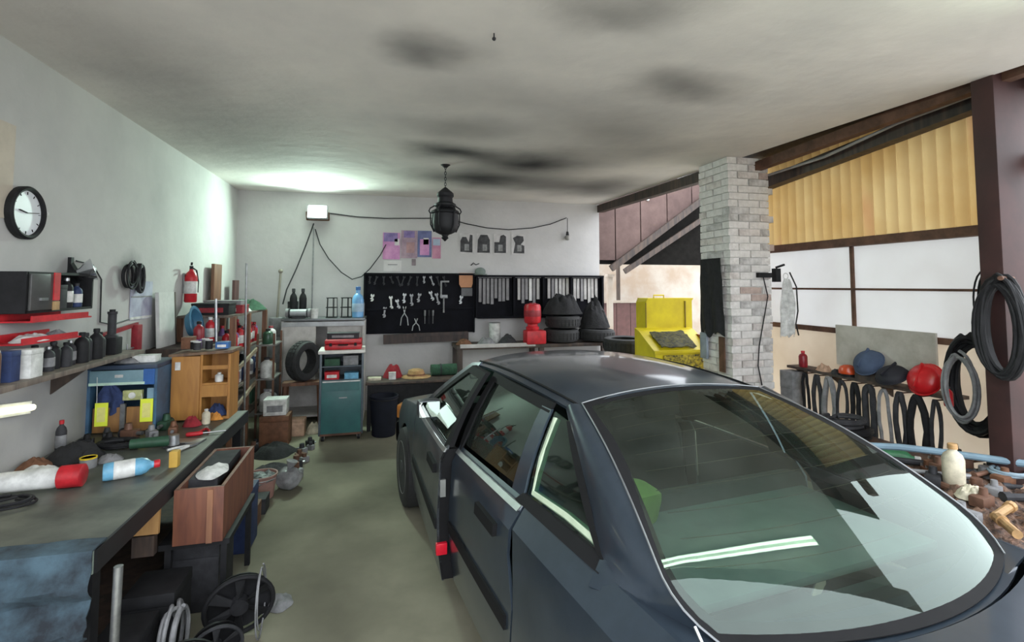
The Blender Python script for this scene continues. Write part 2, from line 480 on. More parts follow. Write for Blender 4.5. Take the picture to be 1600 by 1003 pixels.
# beyond the pillar: boarded gable with a sloping rafter, and the yard outside
g = struct(MB().poly([(3.45, 8.22, 2.18), (5.9, 8.22, 2.18), (5.9, 8.22, 3.6), (3.45, 8.22, 3.6)], (0, .04, 0)), 'gable_wall', mat('black tarred board', (.012, .011, .010), .9, var=.4, spec=.1), 'dark boarded gable beyond the pillar', smooth=False)
m_pinkb = mat('faded pinkish board', (.14, .09, .08), .85, c2=(.09, .055, .05), scale=3)
for i, x in enumerate((3.47, 3.93, 4.42, 4.95, 5.46)):
    x1 = (3.91, 4.40, 4.93, 5.44, 5.9)[i]
    zb = lambda q: max(2.25, 2.22 + (q - 3.98) * .70)
    MB().poly([(x, 8.17, zb(x)), (x1, 8.17, zb(x1)), (x1, 8.17, 3.75), (x, 8.17, 3.75)], (0, .03, 0)).build('board', m_pinkb, g, smooth=False)
MB().bar((3.80, 8.10, 2.10), (5.75, 8.10, 3.46), .07, .11).build('rafter', m_darkwood, g, smooth=False)
MB().bar((4.05, 8.10, 2.05), (5.75, 8.10, 3.10), .05, .09).build('rafter', m_darkwood, g, smooth=False)
MB().bar((3.52, 8.12, .0), (3.52, 8.12, 3.3), .10, .10).build('rafter_post', m_darkwood, g, smooth=False)
for x, z in ((3.72, 3.12), (4.55, 3.34)):  # white balls stand in for bright spots where daylight leaks through
    MB().ball((x, 8.15, z), .028).build('light_spot', mat('light spot white', (.8, .8, .78), .3), g)

m_white = mat('white yard render', (.46, .42, .37), .9, c2=(.36, .28, .21), scale=1.5)
yw = struct(MB().box((6.4, 10.6, 1.2), (6.4, .2, 2.4)), 'yard_wall', m_white, 'sunlit pale wall across the yard', smooth=False)
struct(MB().box((13.0, 3.2, .85), (.2, 18.0, 1.9)), 'yard_wall_side', mat('pinkish yard render', (.40, .27, .23), .9, c2=(.28, .17, .14), scale=1.5), 'pinkish wall along the side of the yard', smooth=False)
yf = thing('yard_gate', 'brown sheet metal gate in the yard beyond the pillar', 'gate', (5.2, 9.6, -.12))
for i in range(6):
    MB().box((-.75 + i * .31, 0, .82), (.30, .03, 1.5)).build('panel', mat('brown gate paint', (.12, .05, .045), .6, var=.3), yf, smooth=False)
MB().box((0, -.03, 1.60), (1.9, .05, .05)).build('rail', m_white, yf, smooth=False)
MB().box((-.52, .05, 1.3), (.06, .06, 2.4)).build('post', m_darkwood, yf, smooth=False)
for x in (4.28, 4.02):
    tp = MB().box((0, 0, 1.05), (.10, .10, 2.1), bev=.01).box((0, 0, 2.12), (.14, .14, .05)).build('yard_post', m_white, loc=(x, 9.2, -.12))
    tag(tp, 'white concrete post nearer the pillar in the yard' if x > 4.2 else 'white concrete post nearer the rack in the yard', 'post', 'white posts in the yard')

# ------------------------------------------------------------------ the saloon car
CAR_LOC = (1.0, 4.50, 0); CAR_RZ = .115
car = thing('saloon_car', 'dark slate blue saloon car with front door ajar, parked beside the trolley', 'car', CAR_LOC, CAR_RZ)
AX = .905
def cw(x): return sinterp(x, [0, .12, .45, 1.0, 1.6, 2.6, 3.3, 3.9, 4.4, 4.72, 4.80], [.62, .77, .845, .875, .89, .89, .875, .85, .81, .74, .66])
def zs(x): return sinterp(x, [0, .12, .6, 1.3, 2.2, 3.3, 3.9, 4.5, 4.75], [.64, .69, .80, .905, .945, .965, .968, .955, .93])
def yrail(x): return sinterp(x, [1.2, 2.0, 2.7, 3.2, 3.95], [.60, .575, .57, .54, .50])
ZR = 1.36
def S(x, z):
    s = zs(x)
    lo = cw(x)
    if z <= s:
        k = s - .075; ex = interp(x, [2.3, 3.7], [0, .085])
        return lo + interp(z, [.15, .24, .42, .60, k, s - .03, s], [-.09, -.03, 0, .004 - ex * .1, -.012 - ex * .3, -.028 - ex * .55, -.05 - ex * .85])
    ys = lo - .06 - interp(x, [2.3, 3.7], [0, .085]); t = (z - s) / (ZR - s)
    return ys + (yrail(x) - ys) * t + .022 * 4 * t * (1 - t)
def L3(x, y, z): return Vector((-y * .935, (AX - x) * 1.075, z * .985))         # front distance, left, up -> car local
def side_panel(poly, name, m, side, parent=car, off=0.0, thick=.012, step=.09, low=False):
    mb = MB(); bm = mb.bm
    vs = [bm.verts.new((x, 0, z)) for x, z in poly]
    bm.faces.new(vs)
    xs = [p[0] for p in poly]; zz = [p[1] for p in poly]
    def cut(a, b, n, axis):
        k = 1
        v = a + step
        while v < b - .01:
            co = (v, 0, 0) if axis == 0 else (0, 0, v)
            no = (1, 0, 0) if axis == 0 else (0, 0, 1)
            bmesh.ops.bisect_plane(bm, geom=bm.verts[:] + bm.edges[:] + bm.faces[:], plane_co=co, plane_no=no)
            v += step
    cut(min(xs), max(xs), 0, 0); cut(min(zz), max(zz), 0, 2)
    bmesh.ops.triangulate(bm, faces=[f for f in bm.faces if len(f.verts) > 4])
    for v in bm.verts:
        x, z = v.co.x, v.co.z
        v.co = L3(x, side * (S(x, min(z, zs(x)) if low else z) + off), z)
    bmesh.ops.recalc_face_normals(bm, faces=bm.faces)
    # extrude inwards
    g = bmesh.ops.extrude_face_region(bm, geom=bm.faces[:])
    for v in g['geom']:
        if isinstance(v, bmesh.types.BMVert): v.co.x += side * thick
    return mb.build(name, m, parent, angle=30)
def top_line(x0, x1, n, dz=0.0): return [(lerp(x0, x1, i / n), zs(lerp(x0, x1, i / n)) + dz) for i in range(n + 1)]
def arch(cx, r, a0, a1, n=14): return [(cx - r * math.cos(lerp(a0, a1, i / n)), .31 + r * math.sin(lerp(a0, a1, i / n))) for i in range(n + 1)]

m_paint = mat('slate blue metallic paint', (.050, .068, .092), .30, .55, c2=(.034, .048, .066), scale=3.5, coat=.6)
m_paint2 = mat('dusty slate paint', (.085, .095, .105), .42, .45, c2=(.055, .062, .072), scale=5, coat=.35)
m_blackr = mat('black rubber trim', (.010, .010, .011), .8, var=.2, spec=.15)
m_chrome = mat('dull bright trim', (.55, .57, .58), .28, .9, var=.15)
m_cglass = glass('tinted car glass', (.46, .60, .53), .02)
m_rglass = glass('rear car glass', (.46, .62, .56), .018)
m_seat = mat('dark grey seat cloth', (.05, .052, .055), .9, var=.35, scale=20)
m_trimg = mat('pale green door card', (.50, .60, .44), .7, var=.2)
m_inner = mat('dark cabin plastic', (.035, .038, .04), .7, var=.3)
m_under = mat('underbody black', (.015, .015, .015), .9)

# --- bodywork, both sides
for sd in (1, -1):
    # front fender
    pl = [(.10, .26)] + arch(AX, .36, .0 - .12, PI + .12)[0:] + [(1.315, .26)] + top_line(1.315, .10, 10)
    side_panel(pl, 'front_fender', m_paint2, sd, low=True)
    # rear quarter
    pl = [(3.255, .62), (3.245, .50)] + arch(3.595, .35, .0 - .12, PI + .12) + [(4.70, .26)] + top_line(4.70, 3.18, 14)
    side_panel(pl, 'rear_quarter', m_paint, sd, low=True)
    # rocker
    side_panel([(1.28, .15), (3.24, .15), (3.24, .235), (1.28, .235)], 'rocker', m_paint2, sd, off=-.01)
    # rear door
    rd = [(2.405, .245), (3.16, .245), (3.19, .36), (3.235, .50), (3.245, .62), (3.17, .78)] + [(3.17, zs(3.17))] + top_line(3.17, 2.405, 6)[1:]
    rdo = side_panel(rd, 'rear_door', m_paint, sd, off=.001, low=True)
    side_panel([(2.43, .52), (3.2, .52), (3.2, .575), (2.43, .575)], 'rub_strip', m_blackr, sd, rdo, off=.012)
    side_panel([(2.84, .80), (3.06, .80), (3.06, .85), (2.84, .85)], 'door_handle', m_blackr, sd, rdo, off=.022, thick=.025)
    # bright waistline strip
    side_panel([(2.41, zs(2.41) - .022), (3.165, zs(3.165) - .022), (3.165, zs(3.165) - .004), (2.41, zs(2.41) - .004)], 'waist_strip', m_chrome if sd > 0 else m_blackr, sd, off=.006, low=True)
    # rear door frame and glass
    gl = [(2.44, .975), (3.035, .99), (2.985, 1.285), (2.74, 1.312), (2.40, 1.312)]
    fr = side_panel([(2.385, .95), (2.44, .95), (2.405, 1.335), (2.345, 1.335)], 'pillar_trim', m_blackr, sd, rdo, off=.004)
    side_panel([(3.03, .965), (3.13, .965), (3.065, 1.30), (2.985, 1.30)], 'pillar_trim', m_paint, sd, rdo, off=.004)
    side_panel([(2.345, 1.30), (3.06, 1.285), (3.06, 1.325), (2.345, 1.34)], 'window_frame', m_blackr, sd, rdo, off=.004)
    side_panel(gl, 'side_window', m_cglass, sd, rdo, off=-.006, thick=.004)
    # quarter window
    qg = [(3.14, .985), (3.60, .99), (3.42, 1.13), (3.20, 1.285), (3.085, 1.295)]
    side_panel(qg, 'quarter_window', m_cglass, sd, off=-.006, thick=.004)
    side_panel([(3.10, .96), (3.66, .963), (3.60, .992), (3.12, .988)], 'window_seal', m_blackr, sd, off=.004)
    side_panel([(3.60, .992), (3.66, .966), (3.47, 1.13), (3.235, 1.30), (3.20, 1.285), (3.42, 1.13)], 'window_seal', m_blackr, sd, off=.004)
    # sill between shoulder and windows
    def sill(u, v, sd=sd):
        x = lerp(2.40, 3.74, v); z0 = zs(x)
        return L3(x, sd * S(x, z0), z0).lerp(L3(x, sd * (S(x, z0 + .004) + .003), z0 + .012), u)
    MB().grid(sill, 3, 24).solid(.006).build('window_sill', m_paint, car)
    # A pillar
    side_panel([(1.30, .90), (1.47, .93), (2.06, 1.305), (2.06, 1.352), (1.93, 1.33)], 'windscreen_pillar', m_paint, sd, off=.0)

def front_door(sd, opened):
    hx = 1.335; hy = S(hx, .6)
    d = bpy.data.objects.new('front_door', None); COL.objects.link(d); d.parent = car; d.empty_display_size = .05
    pl = [(1.335, .245), (2.385, .245)] + top_line(2.385, 1.335, 10)
    parts = [side_panel(pl, 'door_skin', m_paint2, sd, d, off=.001, low=True)]
    if opened: parts.append(side_panel([(1.40, .30), (2.37, .30), (2.37, .93), (1.45, .91)], 'door_card', m_inner, sd, d, off=-.07, thick=.012))
    parts.append(side_panel([(2.365, .25), (2.385, .25), (2.385, .94), (2.365, .94)], 'door_edge', m_blackr, sd, d, off=.0, thick=.09))
    parts.append(side_panel([(1.36, .52), (2.38, .52), (2.38, .575), (1.36, .575)], 'rub_strip', m_blackr, sd, d, off=.012))
    parts.append(side_panel([(2.08, .785), (2.30, .79), (2.30, .84), (2.08, .835)], 'door_handle', m_blackr, sd, d, off=.022, thick=.025))
    parts.append(side_panel([(1.36, zs(1.36) - .02), (2.385, zs(2.385) - .022), (2.385, zs(2.385) - .004), (1.36, zs(1.36) - .002)], 'waist_strip', m_chrome, sd, d, off=.006, low=True))
    parts.append(side_panel([(2.335, .945), (2.385, .95), (2.345, 1.335), (2.285, 1.335)], 'window_frame', m_blackr, sd, d, off=.004, thick=.03))
    parts.append(side_panel([(2.03, 1.295), (2.34, 1.30), (2.345, 1.338), (2.05, 1.335)], 'window_frame', m_blackr, sd, d, off=.004, thick=.03))
    parts.append(side_panel([(1.46, .93), (1.52, .94), (2.07, 1.295), (2.04, 1.325)], 'window_frame', m_blackr, sd, d, off=.004, thick=.03))
    parts.append(side_panel([(1.52, .94), (2.335, .955), (2.29, 1.30), (2.07, 1.297)], 'side_window', m_cglass, sd, d, off=-.006, thick=.004))
    def sill(u, v):
        x = lerp(1.46, 2.385, v); z0 = zs(x)
        return L3(x, sd * S(x, z0), z0).lerp(L3(x, sd * (S(x, z0 + .004) + .003), z0 + .012), u)
    MB().grid(sill, 3, 12).solid(.006).build('window_sill', m_paint2, d)
    # mirror
    y = S(1.86, 1.02) - .05
    mm = MB().box(L3(1.84, sd * (y + .11), 1.035), (.15, .09, .115), bev=.03).box(L3(1.80, sd * (y + .05), .985), (.08, .05, .05)).build('wing_mirror', m_paint2, d)
    MB().box(L3(1.888, sd * (y + .11), 1.035), (.13, .006, .095), bev=.0).build('mirror_glass', mat('mirror', (.8, .86, .8), .03, 1.0, var=.03), mm, smooth=False)
    if opened:
        parts.append(MB().box(L3(2.392, sd * (S(2.37, .42) - .022), .42), (.06, .03, .06), bev=.006).build('reflector', mat('red reflector', (.65, .01, .03), .25), d))
        parts.append(MB().box(L3(2.392, sd * (S(2.37, .74) - .022), .74), (.03, .02, .09)).build('latch', m_chrome, d, smooth=False))
        # swing about the front hinge line
        h = L3(hx, sd * hy, 0)
        ang = R(opened)
        Mx = Matrix.Translation(h) @ Matrix.Rotation(ang, 4, 'Z') @ Matrix.Translation(-h)
        d.matrix_local = Mx
    return d
front_door(1, -3.0)
front_door(-1, 0)

# --- top surfaces
def sym(fn): return lambda u, v: fn(u * 2 - 1, v)
def hood(u, v):
    x = lerp(.07, 1.26, v); y = (S(x, zs(x)) - .004) * u
    return L3(x, y, zs(x) + .045 * (1 - abs(u) ** 2.6))
MB().grid(sym(hood), 20, 14).solid(.012).build('hood', m_paint2, car)
def cowl(u, v):
    x = lerp(1.26, 1.34, v); y = (S(1.26, zs(1.26)) - .02) * u
    return L3(x, y, zs(1.26) + .04 * (1 - u * u) - .02 * math.sin(v * PI))
MB().grid(sym(cowl), 12, 4).solid(.01).build('cowl', m_blackr, car)
def lid(u, v):
    x = lerp(4.03 + .125 * (1 - u * u), 4.74, v); y = (S(x, zs(x)) - .004) * u
    return L3(x, y, zs(x) - .006 + .012 * (1 - abs(u) ** 3) - .03 * max(0, v - .9) * 10)
MB().grid(sym(lid), 20, 12).solid(.012).build('trunk_lid', m_paint, car)
def glassr(u, v, off=0, grow=0):
    hw = lerp(.495 + grow, .70 + grow, v)
    if v > .8: hw *= 1 - .13 * ((v - .8) / .2) ** 2.2
    x = lerp(3.20 - grow, 3.985 + grow, v) + (.135 * v - .035 * (1 - v)) * (1 - u * u)
    z = lerp(1.372 + grow * .3, .972 - grow * .4, v) + .052 * math.sin(PI * v) - .028 * u * u * (1 - v) - .006 * u * u
    return L3(x, u * hw, z + off)
MB().grid(sym(lambda u, v: glassr(u, v, .003)), 24, 18).build('rear_window', m_rglass, car)
# black seal ring and thin bright bead round the rear window
def ring(a, b, off):
    mb = MB(); n = 24; loopA = []; loopB = []
    path = [(-1 + 2 * i / n, 0) for i in range(n)] + [(1, i / n) for i in range(n)] + [(1 - 2 * i / n, 1) for i in range(n)] + [(-1, 1 - i / n) for i in range(n)]
    for (u, v) in path:
        loopA.append(mb.bm.verts.new(glassr(u, v, off, a))); loopB.append(mb.bm.verts.new(glassr(u, v, off, b)))
    N = len(path)
    for i in range(N): mb.bm.faces.new((loopA[i], loopA[(i + 1) % N], loopB[(i + 1) % N], loopB[i]))
    return mb
ring(-.028, .016, .005).solid(.004).build('window_seal', m_blackr, car)
N = 24
bead = [glassr(-1, 1 - i / N, .006, .017) for i in range(N)] + [glassr(-1 + 2 * i / N, 0, .006, .017) for i in range(N)] + [glassr(1, i / N, .006, .017) for i in range(N + 1)]
MB().tube(bead, .0032, 6).build('bright_bead', mat('dull bead', (.22, .23, .24), .4, .5), car)
# heating wires
hw_ = MB()
for k in range(9):
    v = .14 + k * .085
    hw_.tube([glassr(-.86 + 1.72 * i / 12, v, -.002) for i in range(13)], .0012, 4)
hw_.build('heating_wires', mat('brown heating wire', (.10, .07, .05), .6), car)

def roof(u, v):
    x = lerp(1.97, 3.20, v)
    e = yrail(x) + .02
    zc = sinterp(x, [1.9, 2.3, 2.65, 3.0, 3.25], [1.375, 1.418, 1.425, 1.405, 1.372])
    zed = sinterp(x, [1.9, 2.3, 2.65, 3.0, 3.25], [1.325, 1.348, 1.352, 1.338, 1.318])
    xx = x + (-.05 * (1 - v) - .035 * v) * (1 - u * u) * (1 if v < .3 or v > .7 else 1) * abs(2 * v - 1)
    return L3(xx, u * e, lerp(zed, zc, 1 - abs(u) ** 2.8))
MB().grid(sym(roof), 28, 16).solid(.014).build('roof', m_paint, car)
for sd in (1, -1):
    MB().tube([roof(.5 + .5 * sd * .985, i / 16) + Vector((0, 0, .006)) for i in range(17)][0:0] or [sym(roof)(.5 + .5 * sd * .93, i / 16) + Vector((0, 0, .004)) for i in range(17)], .005, 6).build('roof_gutter', m_blackr, car)
def wscreen(u, v):
    hw = lerp(.545, .72, v); x = lerp(1.965, 1.36, v) - (.05 + .09 * v) * (1 - u * u)
    return L3(x, u * hw, lerp(1.368, .925, v) + .03 * math.sin(PI * v) - .03 * u * u * (1 - v))
MB().grid(sym(wscreen), 18, 12).build('windscreen', m_cglass, car)
# rear pillars, bending from the side into the rear window
def cpil(sd):
    def f(u, v):
        a = glassr(sd, v, .0, .012)
        zc = a.z
        bx, bz = sinterp(v, [0, .25, .6, 1.0], [3.15, 3.32, 3.52, 3.66]), lerp(1.322, .935, v)
        b = L3(bx, sd * S(bx, bz), bz)
        p = a.lerp(b, u)
        bul = .03 * math.sin(PI * u) * (1 - v ** 3)
        return p + Vector((-sd * bul * .7, -bul * .35, bul * .6))
    return f
for sd in (1, -1):
    MB().grid(cpil(sd), 8, 16).solid(.012).build('rear_pillar', m_paint, car)
    # shoulder behind the pillar, up to the lid
    def shoulder(u, v, sd=sd):
        x = lerp(3.70, 4.02, v)
        o = L3(x, sd * (S(x, zs(x)) - .002), zs(x))
        i_ = L3(lerp(3.86, 4.06, v), sd * lerp(.64, .50, v), .955)
        return o.lerp(i_, u)
    MB().grid(shoulder, 6, 6).solid(.01).build('deck_shoulder', m_paint, car)
def deck(u, v):
    x = lerp(3.90, 4.02, v) + .125 * (1 - u * u)
    return L3(x, u * .66, .950 + .012 * (1 - u * u))
MB().grid(sym(deck), 16, 3).solid(.01).build('rear_deck', m_paint, car)

# --- nose and tail
def nose(u, v):
    x = .07 + .14 * abs(u) ** 4 - .015 * math.sin(PI * v)
    return L3(x, u * .77, lerp(.26, .685, v) + .04 * v * (1 - u * u))
MB().grid(sym(nose), 20, 8).solid(.012).build('nose_panel', m_paint2, car)
m_lamp = mat('headlamp glass', (.42, .50, .47), .12, .3, var=.4, scale=20)
for sd in (1, -1):
    MB().box(L3(.10, sd * .55, .60), (.36, .10, .135), (0, 0, -sd * R(10)), bev=.02).build('headlamp', m_lamp, car)
    MB().box(L3(.17, sd * .775, .60), (.06, .14, .125), (0, 0, -sd * R(28)), bev=.015).build('turn_signal', mat('amber lens', (.55, .22, .05), .2), car)
MB().box(L3(.075, 0, .60), (.66, .04, .12), bev=.01).build('grille', m_blackr, car)
def bumper(x0, dirn):
    def f(u, v):
        a = v * 2 * PI
        uu = u * 2 - 1
        x = x0 + dirn * (.22 * abs(uu) ** 5) + .05 * math.cos(a) * dirn
        return L3(x, uu * .84, .42 + .095 * math.sin(a))
    return f
MB().grid(bumper(.03, 1), 24, 10).build('front_bumper', m_blackr, car, weld=True)
MB().grid(bumper(4.80, -1), 24, 10).build('rear_bumper', m_blackr, car, weld=True)
def tail(u, v): return L3(4.73 - .10 * abs(u) ** 4, u * .775, lerp(.28, .945, v))
MB().grid(sym(tail), 18, 8).solid(.012).build('tail_panel', m_paint, car)
MB().box(L3(4.74, 0, .78), (1.42, .03, .15), bev=.01).build('tail_lamp', mat('red lens', (.35, .01, .02), .2), car)
# aerial on the rear quarter
MB().cyl(L3(4.05, .70, .97), L3(4.0, .70, 1.02), .004, seg=6).build('aerial', m_chrome, car)
MB().cyl(L3(3.74, .845, .70), L3(3.74, .870, .70), .075, seg=24).build('fuel_flap', m_paint, car)

# --- underside, cabin
MB().box(L3(2.40, 0, .25), (1.36, 4.4, .10)).box(L3(1.05, 0, .55), (1.15, .9, .5)).build('underbody', m_under, car, smooth=False)
MB().box(L3(2.40, 0, .31), (1.5, 2.3, .03)).build('cabin_floor', m_inner, car, smooth=False)
MB().box(L3(1.38, 0, .80), (1.42, .30, .22), bev=.05).box(L3(1.48, .36, .93), (.40, .22, .10), bev=.04).build('dashboard', m_inner, car)
MB().torus(L3(1.78, .36, .88), .185, .016, 'Y', 24, 8).build('steering_wheel', m_blackr, car)
MB().box(L3(3.50, 0, .905), (1.16, .70, .03), bev=.01).build('parcel_shelf', mat('grey green shelf felt', (.17, .20, .185), .9, var=.2), car)
MB().box(L3(3.9, 0, .60), (1.4, .04, .6)).build('boot_bulkhead', m_inner, car, smooth=False)
for sd in (1, -1):
    sx = sd * .36
    st = MB().box(L3(2.22, sx, .50), (.50, .52, .18), bev=.06).build('front_seat', m_seat, car)
    MB().box(L3(2.50, sx, .80), (.48, .16, .60), (R(-16), 0, 0), bev=.06).build('backrest', m_seat, st)
    MB().box(L3(2.62, sx, 1.16), (.27, .10, .17), (R(-10), 0, 0), bev=.045).build('headrest', m_seat, st)
rs = MB().box(L3(3.05, 0, .50), (1.28, .50, .20), bev=.06).build('rear_seat', m_seat, car)
MB().box(L3(3.30, 0, .74), (1.26, .16, .46), (R(-20), 0, 0), bev=.06).build('backrest', m_seat, rs)
# pale belt trim inside the left quarter window, bright green cushion on the shelf, things seen through the glass
MB().tube([L3(3.11, S(3.11, 1.27) - .022, 1.27), L3(3.14, S(3.14, 1.12) - .022, 1.12), L3(3.17, S(3.17, 1.0) - .024, 1.0), L3(3.40, S(3.4, 1.01) - .024, 1.01), L3(3.62, S(3.62, 1.0) - .024, 1.005)], .020, 8).build('quarter_trim', m_trimg, car)
MB().box(L3(3.36, .40, .99), (.22, .14, .15), (.2, .1, .3), bev=.04).build('headrest', mat('lime cushion', (.35, .50, .12), .9), rs)

# --- wheels
def wheel(x, sd):
    wn = bpy.data.objects.new('wheel', None); COL.objects.link(wn); wn.parent = car; wn.empty_display_size = .05
    wn.location = L3(x, sd * .80, .32)
    MB().lathe([(.20, -.095), (.27, -.10), (.305, -.085), (.315, -.05), (.315, .05), (.305, .085), (.27, .10), (.20, .095)], axis='X', seg=40).build('tyre', mat('car tyre rubber', (.022, .022, .023), .85, var=.3, scale=30), wn)
    MB().lathe([(.0001, -.06), (.06, -.085), (.10, -.085), (.17, -.065), (.205, -.098), (.205, .09), (.0001, .09)], axis='X', seg=32).build('rim', mat('dusty steel rim', (.30, .30, .29), .5, .6, var=.35), wn)
    hub = MB().cyl((-.102 * sd, 0, 0), (-.08 * sd, 0, 0), .05, .055, 16)
    for k in range(5):
        a = 2 * PI * k / 5; hub.cyl((-.095 * sd, .08 * math.cos(a), .08 * math.sin(a)), (-.06 * sd, .08 * math.cos(a), .08 * math.sin(a)), .011, seg=8)
    hub.build('hub_cap', m_inner, wn)
for x in (AX, 3.595):
    for sd in (1, -1): wheel(x, sd)

# ------------------------------------------------------------------ lamps
fl = thing('flood_lamp', 'bright white floodlight high on the end wall', 'lamp', (-.93, 7.62, 2.85))
MB().box((0, .02, 0), (.27, .07, .20), (R(-12), 0, 0), bev=.012).build('housing', mat('grey lamp housing', (.3, .31, .32), .5), fl)
MB().box((0, -.022, .004), (.235, .012, .165), (R(-12), 0, 0)).build('led_panel', glow('cool led', (.80, 1.0, .93), 14), fl, smooth=False)
MB().box((0, .10, -.10), (.30, .03, .02)).bar((.15, .09, -.10), (.15, .03, .0), .015, .03).bar((-.15, .09, -.10), (-.15, .03, .0), .015, .03).build('bracket', m_rust, fl, smooth=False)
ld = bpy.data.lights.new('flood_light', 'AREA'); ld.shape = 'RECTANGLE'; ld.size = .22; ld.size_y = .15
ld.energy = 28; ld.color = (.72, 1.0, .84)
lo = bpy.data.objects.new('flood_light', ld); COL.objects.link(lo); lo.parent = fl; lo.location = (0, -.06, 0); lo.rotation_euler = (R(-68), 0, 0)

# twin-tube fitting under the ceiling above the entrance (mirrored in the car's rear window)
def tube_lamp(loc, rz, label, power):
    tl = thing('tube_lamp', label, 'lamp', loc, rz, 'fluorescent fittings')
    MB().box((0, 0, -.03), (1.94, .10, .06), bev=.01).build('tray', mat('white lamp tray', (.75, .76, .74), .5), tl)
    for s in (-1, 1):
        MB().cyl((-.94, s * .03, -.075), (.94, s * .03, -.075), .014, seg=12).build('tube', glow('tube glow', (.80, 1.0, .80), 7), tl)
    for s in (-1, 1): MB().box((s * .955, 0, -.075), (.03, .10, .05)).build('end_cap', mat('lamp socket', (.7, .7, .68), .5), tl, smooth=False)
tube_lamp((2.02, 1.33, 3.145), R(9), 'white twin-tube ceiling lamp mirrored in the car rear window', 45)

t = thing('strip_light', 'short pale yellow strip light on the side wall below the shelf', 'lamp', (-1.99, 3.30, 1.15))
MB().bar((.012, -.32, .045), (.012, .27, -.035), .024, .07).build('tray', mat('white lamp tray', (.75,) * 3), t, smooth=False)
MB().tube([(.036, -.31, .043), (.036, .26, -.034)], .018, 10).build('tube', glow('warm tube', (1.0, .97, .62), .9), t)

# ------------------------------------------------------------------ small-object makers
C_ = dict(white=(.72, .72, .70), cream=(.66, .60, .46), black=(.018, .018, .02), dark=(.045, .045, .05), grey=(.25, .25, .26), red=(.55, .02, .03), dred=(.30, .02, .03),
          blue=(.05, .16, .42), lblue=(.16, .42, .62), navy=(.03, .05, .14), teal=(.03, .17, .17), green=(.05, .22, .10), dgreen=(.03, .09, .05), yellow=(.80, .58, .02),
          lime=(.75, .85, .05), orange=(.62, .26, .05), brown=(.19, .085, .045), tan=(.48, .29, .13), pink=(.60, .25, .42), peach=(.62, .40, .28), purple=(.22, .12, .32), rust=(.17, .085, .055), steel=(.42, .43, .44))
def pm(k, rough=.5, metal=0.0):
    if k == 'steel' and metal == 0: metal = .85; rough = .35
    if k in ('black', 'dark', 'navy'): rough = max(rough, .6)
    return mat('%s %.2f %.2f' % (k, rough, metal), C_[k], rough, metal, var=.38, scale=14, spec=.2 if k in ('black', 'dark') else .4)
def cloth(k): return mat('%s cloth' % k, C_[k], .95, var=.4, scale=16, bump=.3)

def bottle(label, loc, h=.24, r=.04, body='dark', cap='black', paper=None, rz=0, lying=None, group=None, name='bottle', cat='bottle'):
    """shouldered bottle with screw cap and paper label; lying = heading angle when laid on its side"""
    t = thing(name, label, cat, loc, rz if lying is None else lying, group)
    if lying is None: M = Matrix.Identity(4)
    else: M = Matrix.Translation((0, 0, r)) @ Matrix.Rotation(R(90), 4, 'Y')
    def put(prof, nm, k, seg=18):
        MB().lathe(prof, seg=seg, M=M).build(nm, pm(k, .35), t)
    put([(r * .92, 0), (r, .01), (r, h * .66), (r * .82, h * .76), (r * .40, h * .84), (r * .36, h * .90)], 'body', body)
    put([(r * .46, h * .885), (r * .46, h * .985), (r * .38, h)], 'cap', cap)
    if paper: put([(r + .0004, h * .18), (r + .0016, h * .19), (r + .0016, h * .54), (r + .0004, h * .55)], 'paper_label', paper)
    return t
def can(label, loc, h=.12, r=.04, body='dark', lid='steel', group=None, name='tin', cat='tin'):
    t = thing(name, label, cat, loc, 0, group)
    MB().lathe([(r * .97, 0), (r, .004), (r, h - .006), (r * .97, h - .003)], seg=20).build('body', pm(body, .4), t)
    MB().lathe([(r * 1.03, h - .008), (r * 1.03, h), (r * .9, h), (r * .88, h - .003)], seg=20).build('lid', pm(lid, .4), t)
    return t
def carton(label, loc, d, k='white', rz=0, band=None, group=None, name='carton', cat='box'):
    t = thing(name, label, cat, loc, rz, group)
    MB().box((0, 0, d[2] * .41), (d[0], d[1], d[2] * .82), bev=min(d) * .03).build('body', pm(k, .7), t)
    MB().box((0, 0, d[2] * .91), (d[0] * 1.02, d[1] * 1.02, d[2] * .18), bev=min(d) * .03).build('lid', pm(k, .65), t)
    if band: MB().box((0, -d[1] * .5 - .001, d[2] * .42), (d[0] * .7, .002, d[2] * .4)).build('print', pm(band, .6), t, smooth=False)
    return t
def rag(label, loc, sx, sy, h, k='dark', rz=0, seed=1, group=None, name='rag', cat='rag', hang=False):
    mb = MB()
    def f(u, v):
        a, b = u * 2 - 1, v * 2 - 1
        rr = min(1, max(abs(a), abs(b)))
        n = mnoise.noise(Vector((a * 2.1 + seed * 7.3, b * 2.1, seed)))
        n2 = mnoise.noise(Vector((a * 4.7, b * 4.7 + seed * 3.3, seed)))
        ln = math.hypot(a, b) or 1.0
        a, b = a * rr / ln, b * rr / ln
        z = h * (1 - rr ** 2.4) * (.74 + .34 * n + .16 * n2)
        q = 1 + .18 * mnoise.noise(Vector((math.atan2(b, a) * 1.3, seed, 2)))
        return Vector((a * sx / 2 * q, b * sy / 2 * q, max(.004, z)))
    mb.grid(f, 18, 18)
    mb.solid(.004)
    o = mb.build(name, cloth(k), loc=loc, rotz=rz)
    zmin = min(v.co.z for v in o.data.vertices)
    for v in o.data.vertices: v.co.z -= zmin
    return tag(o, label, cat, group)
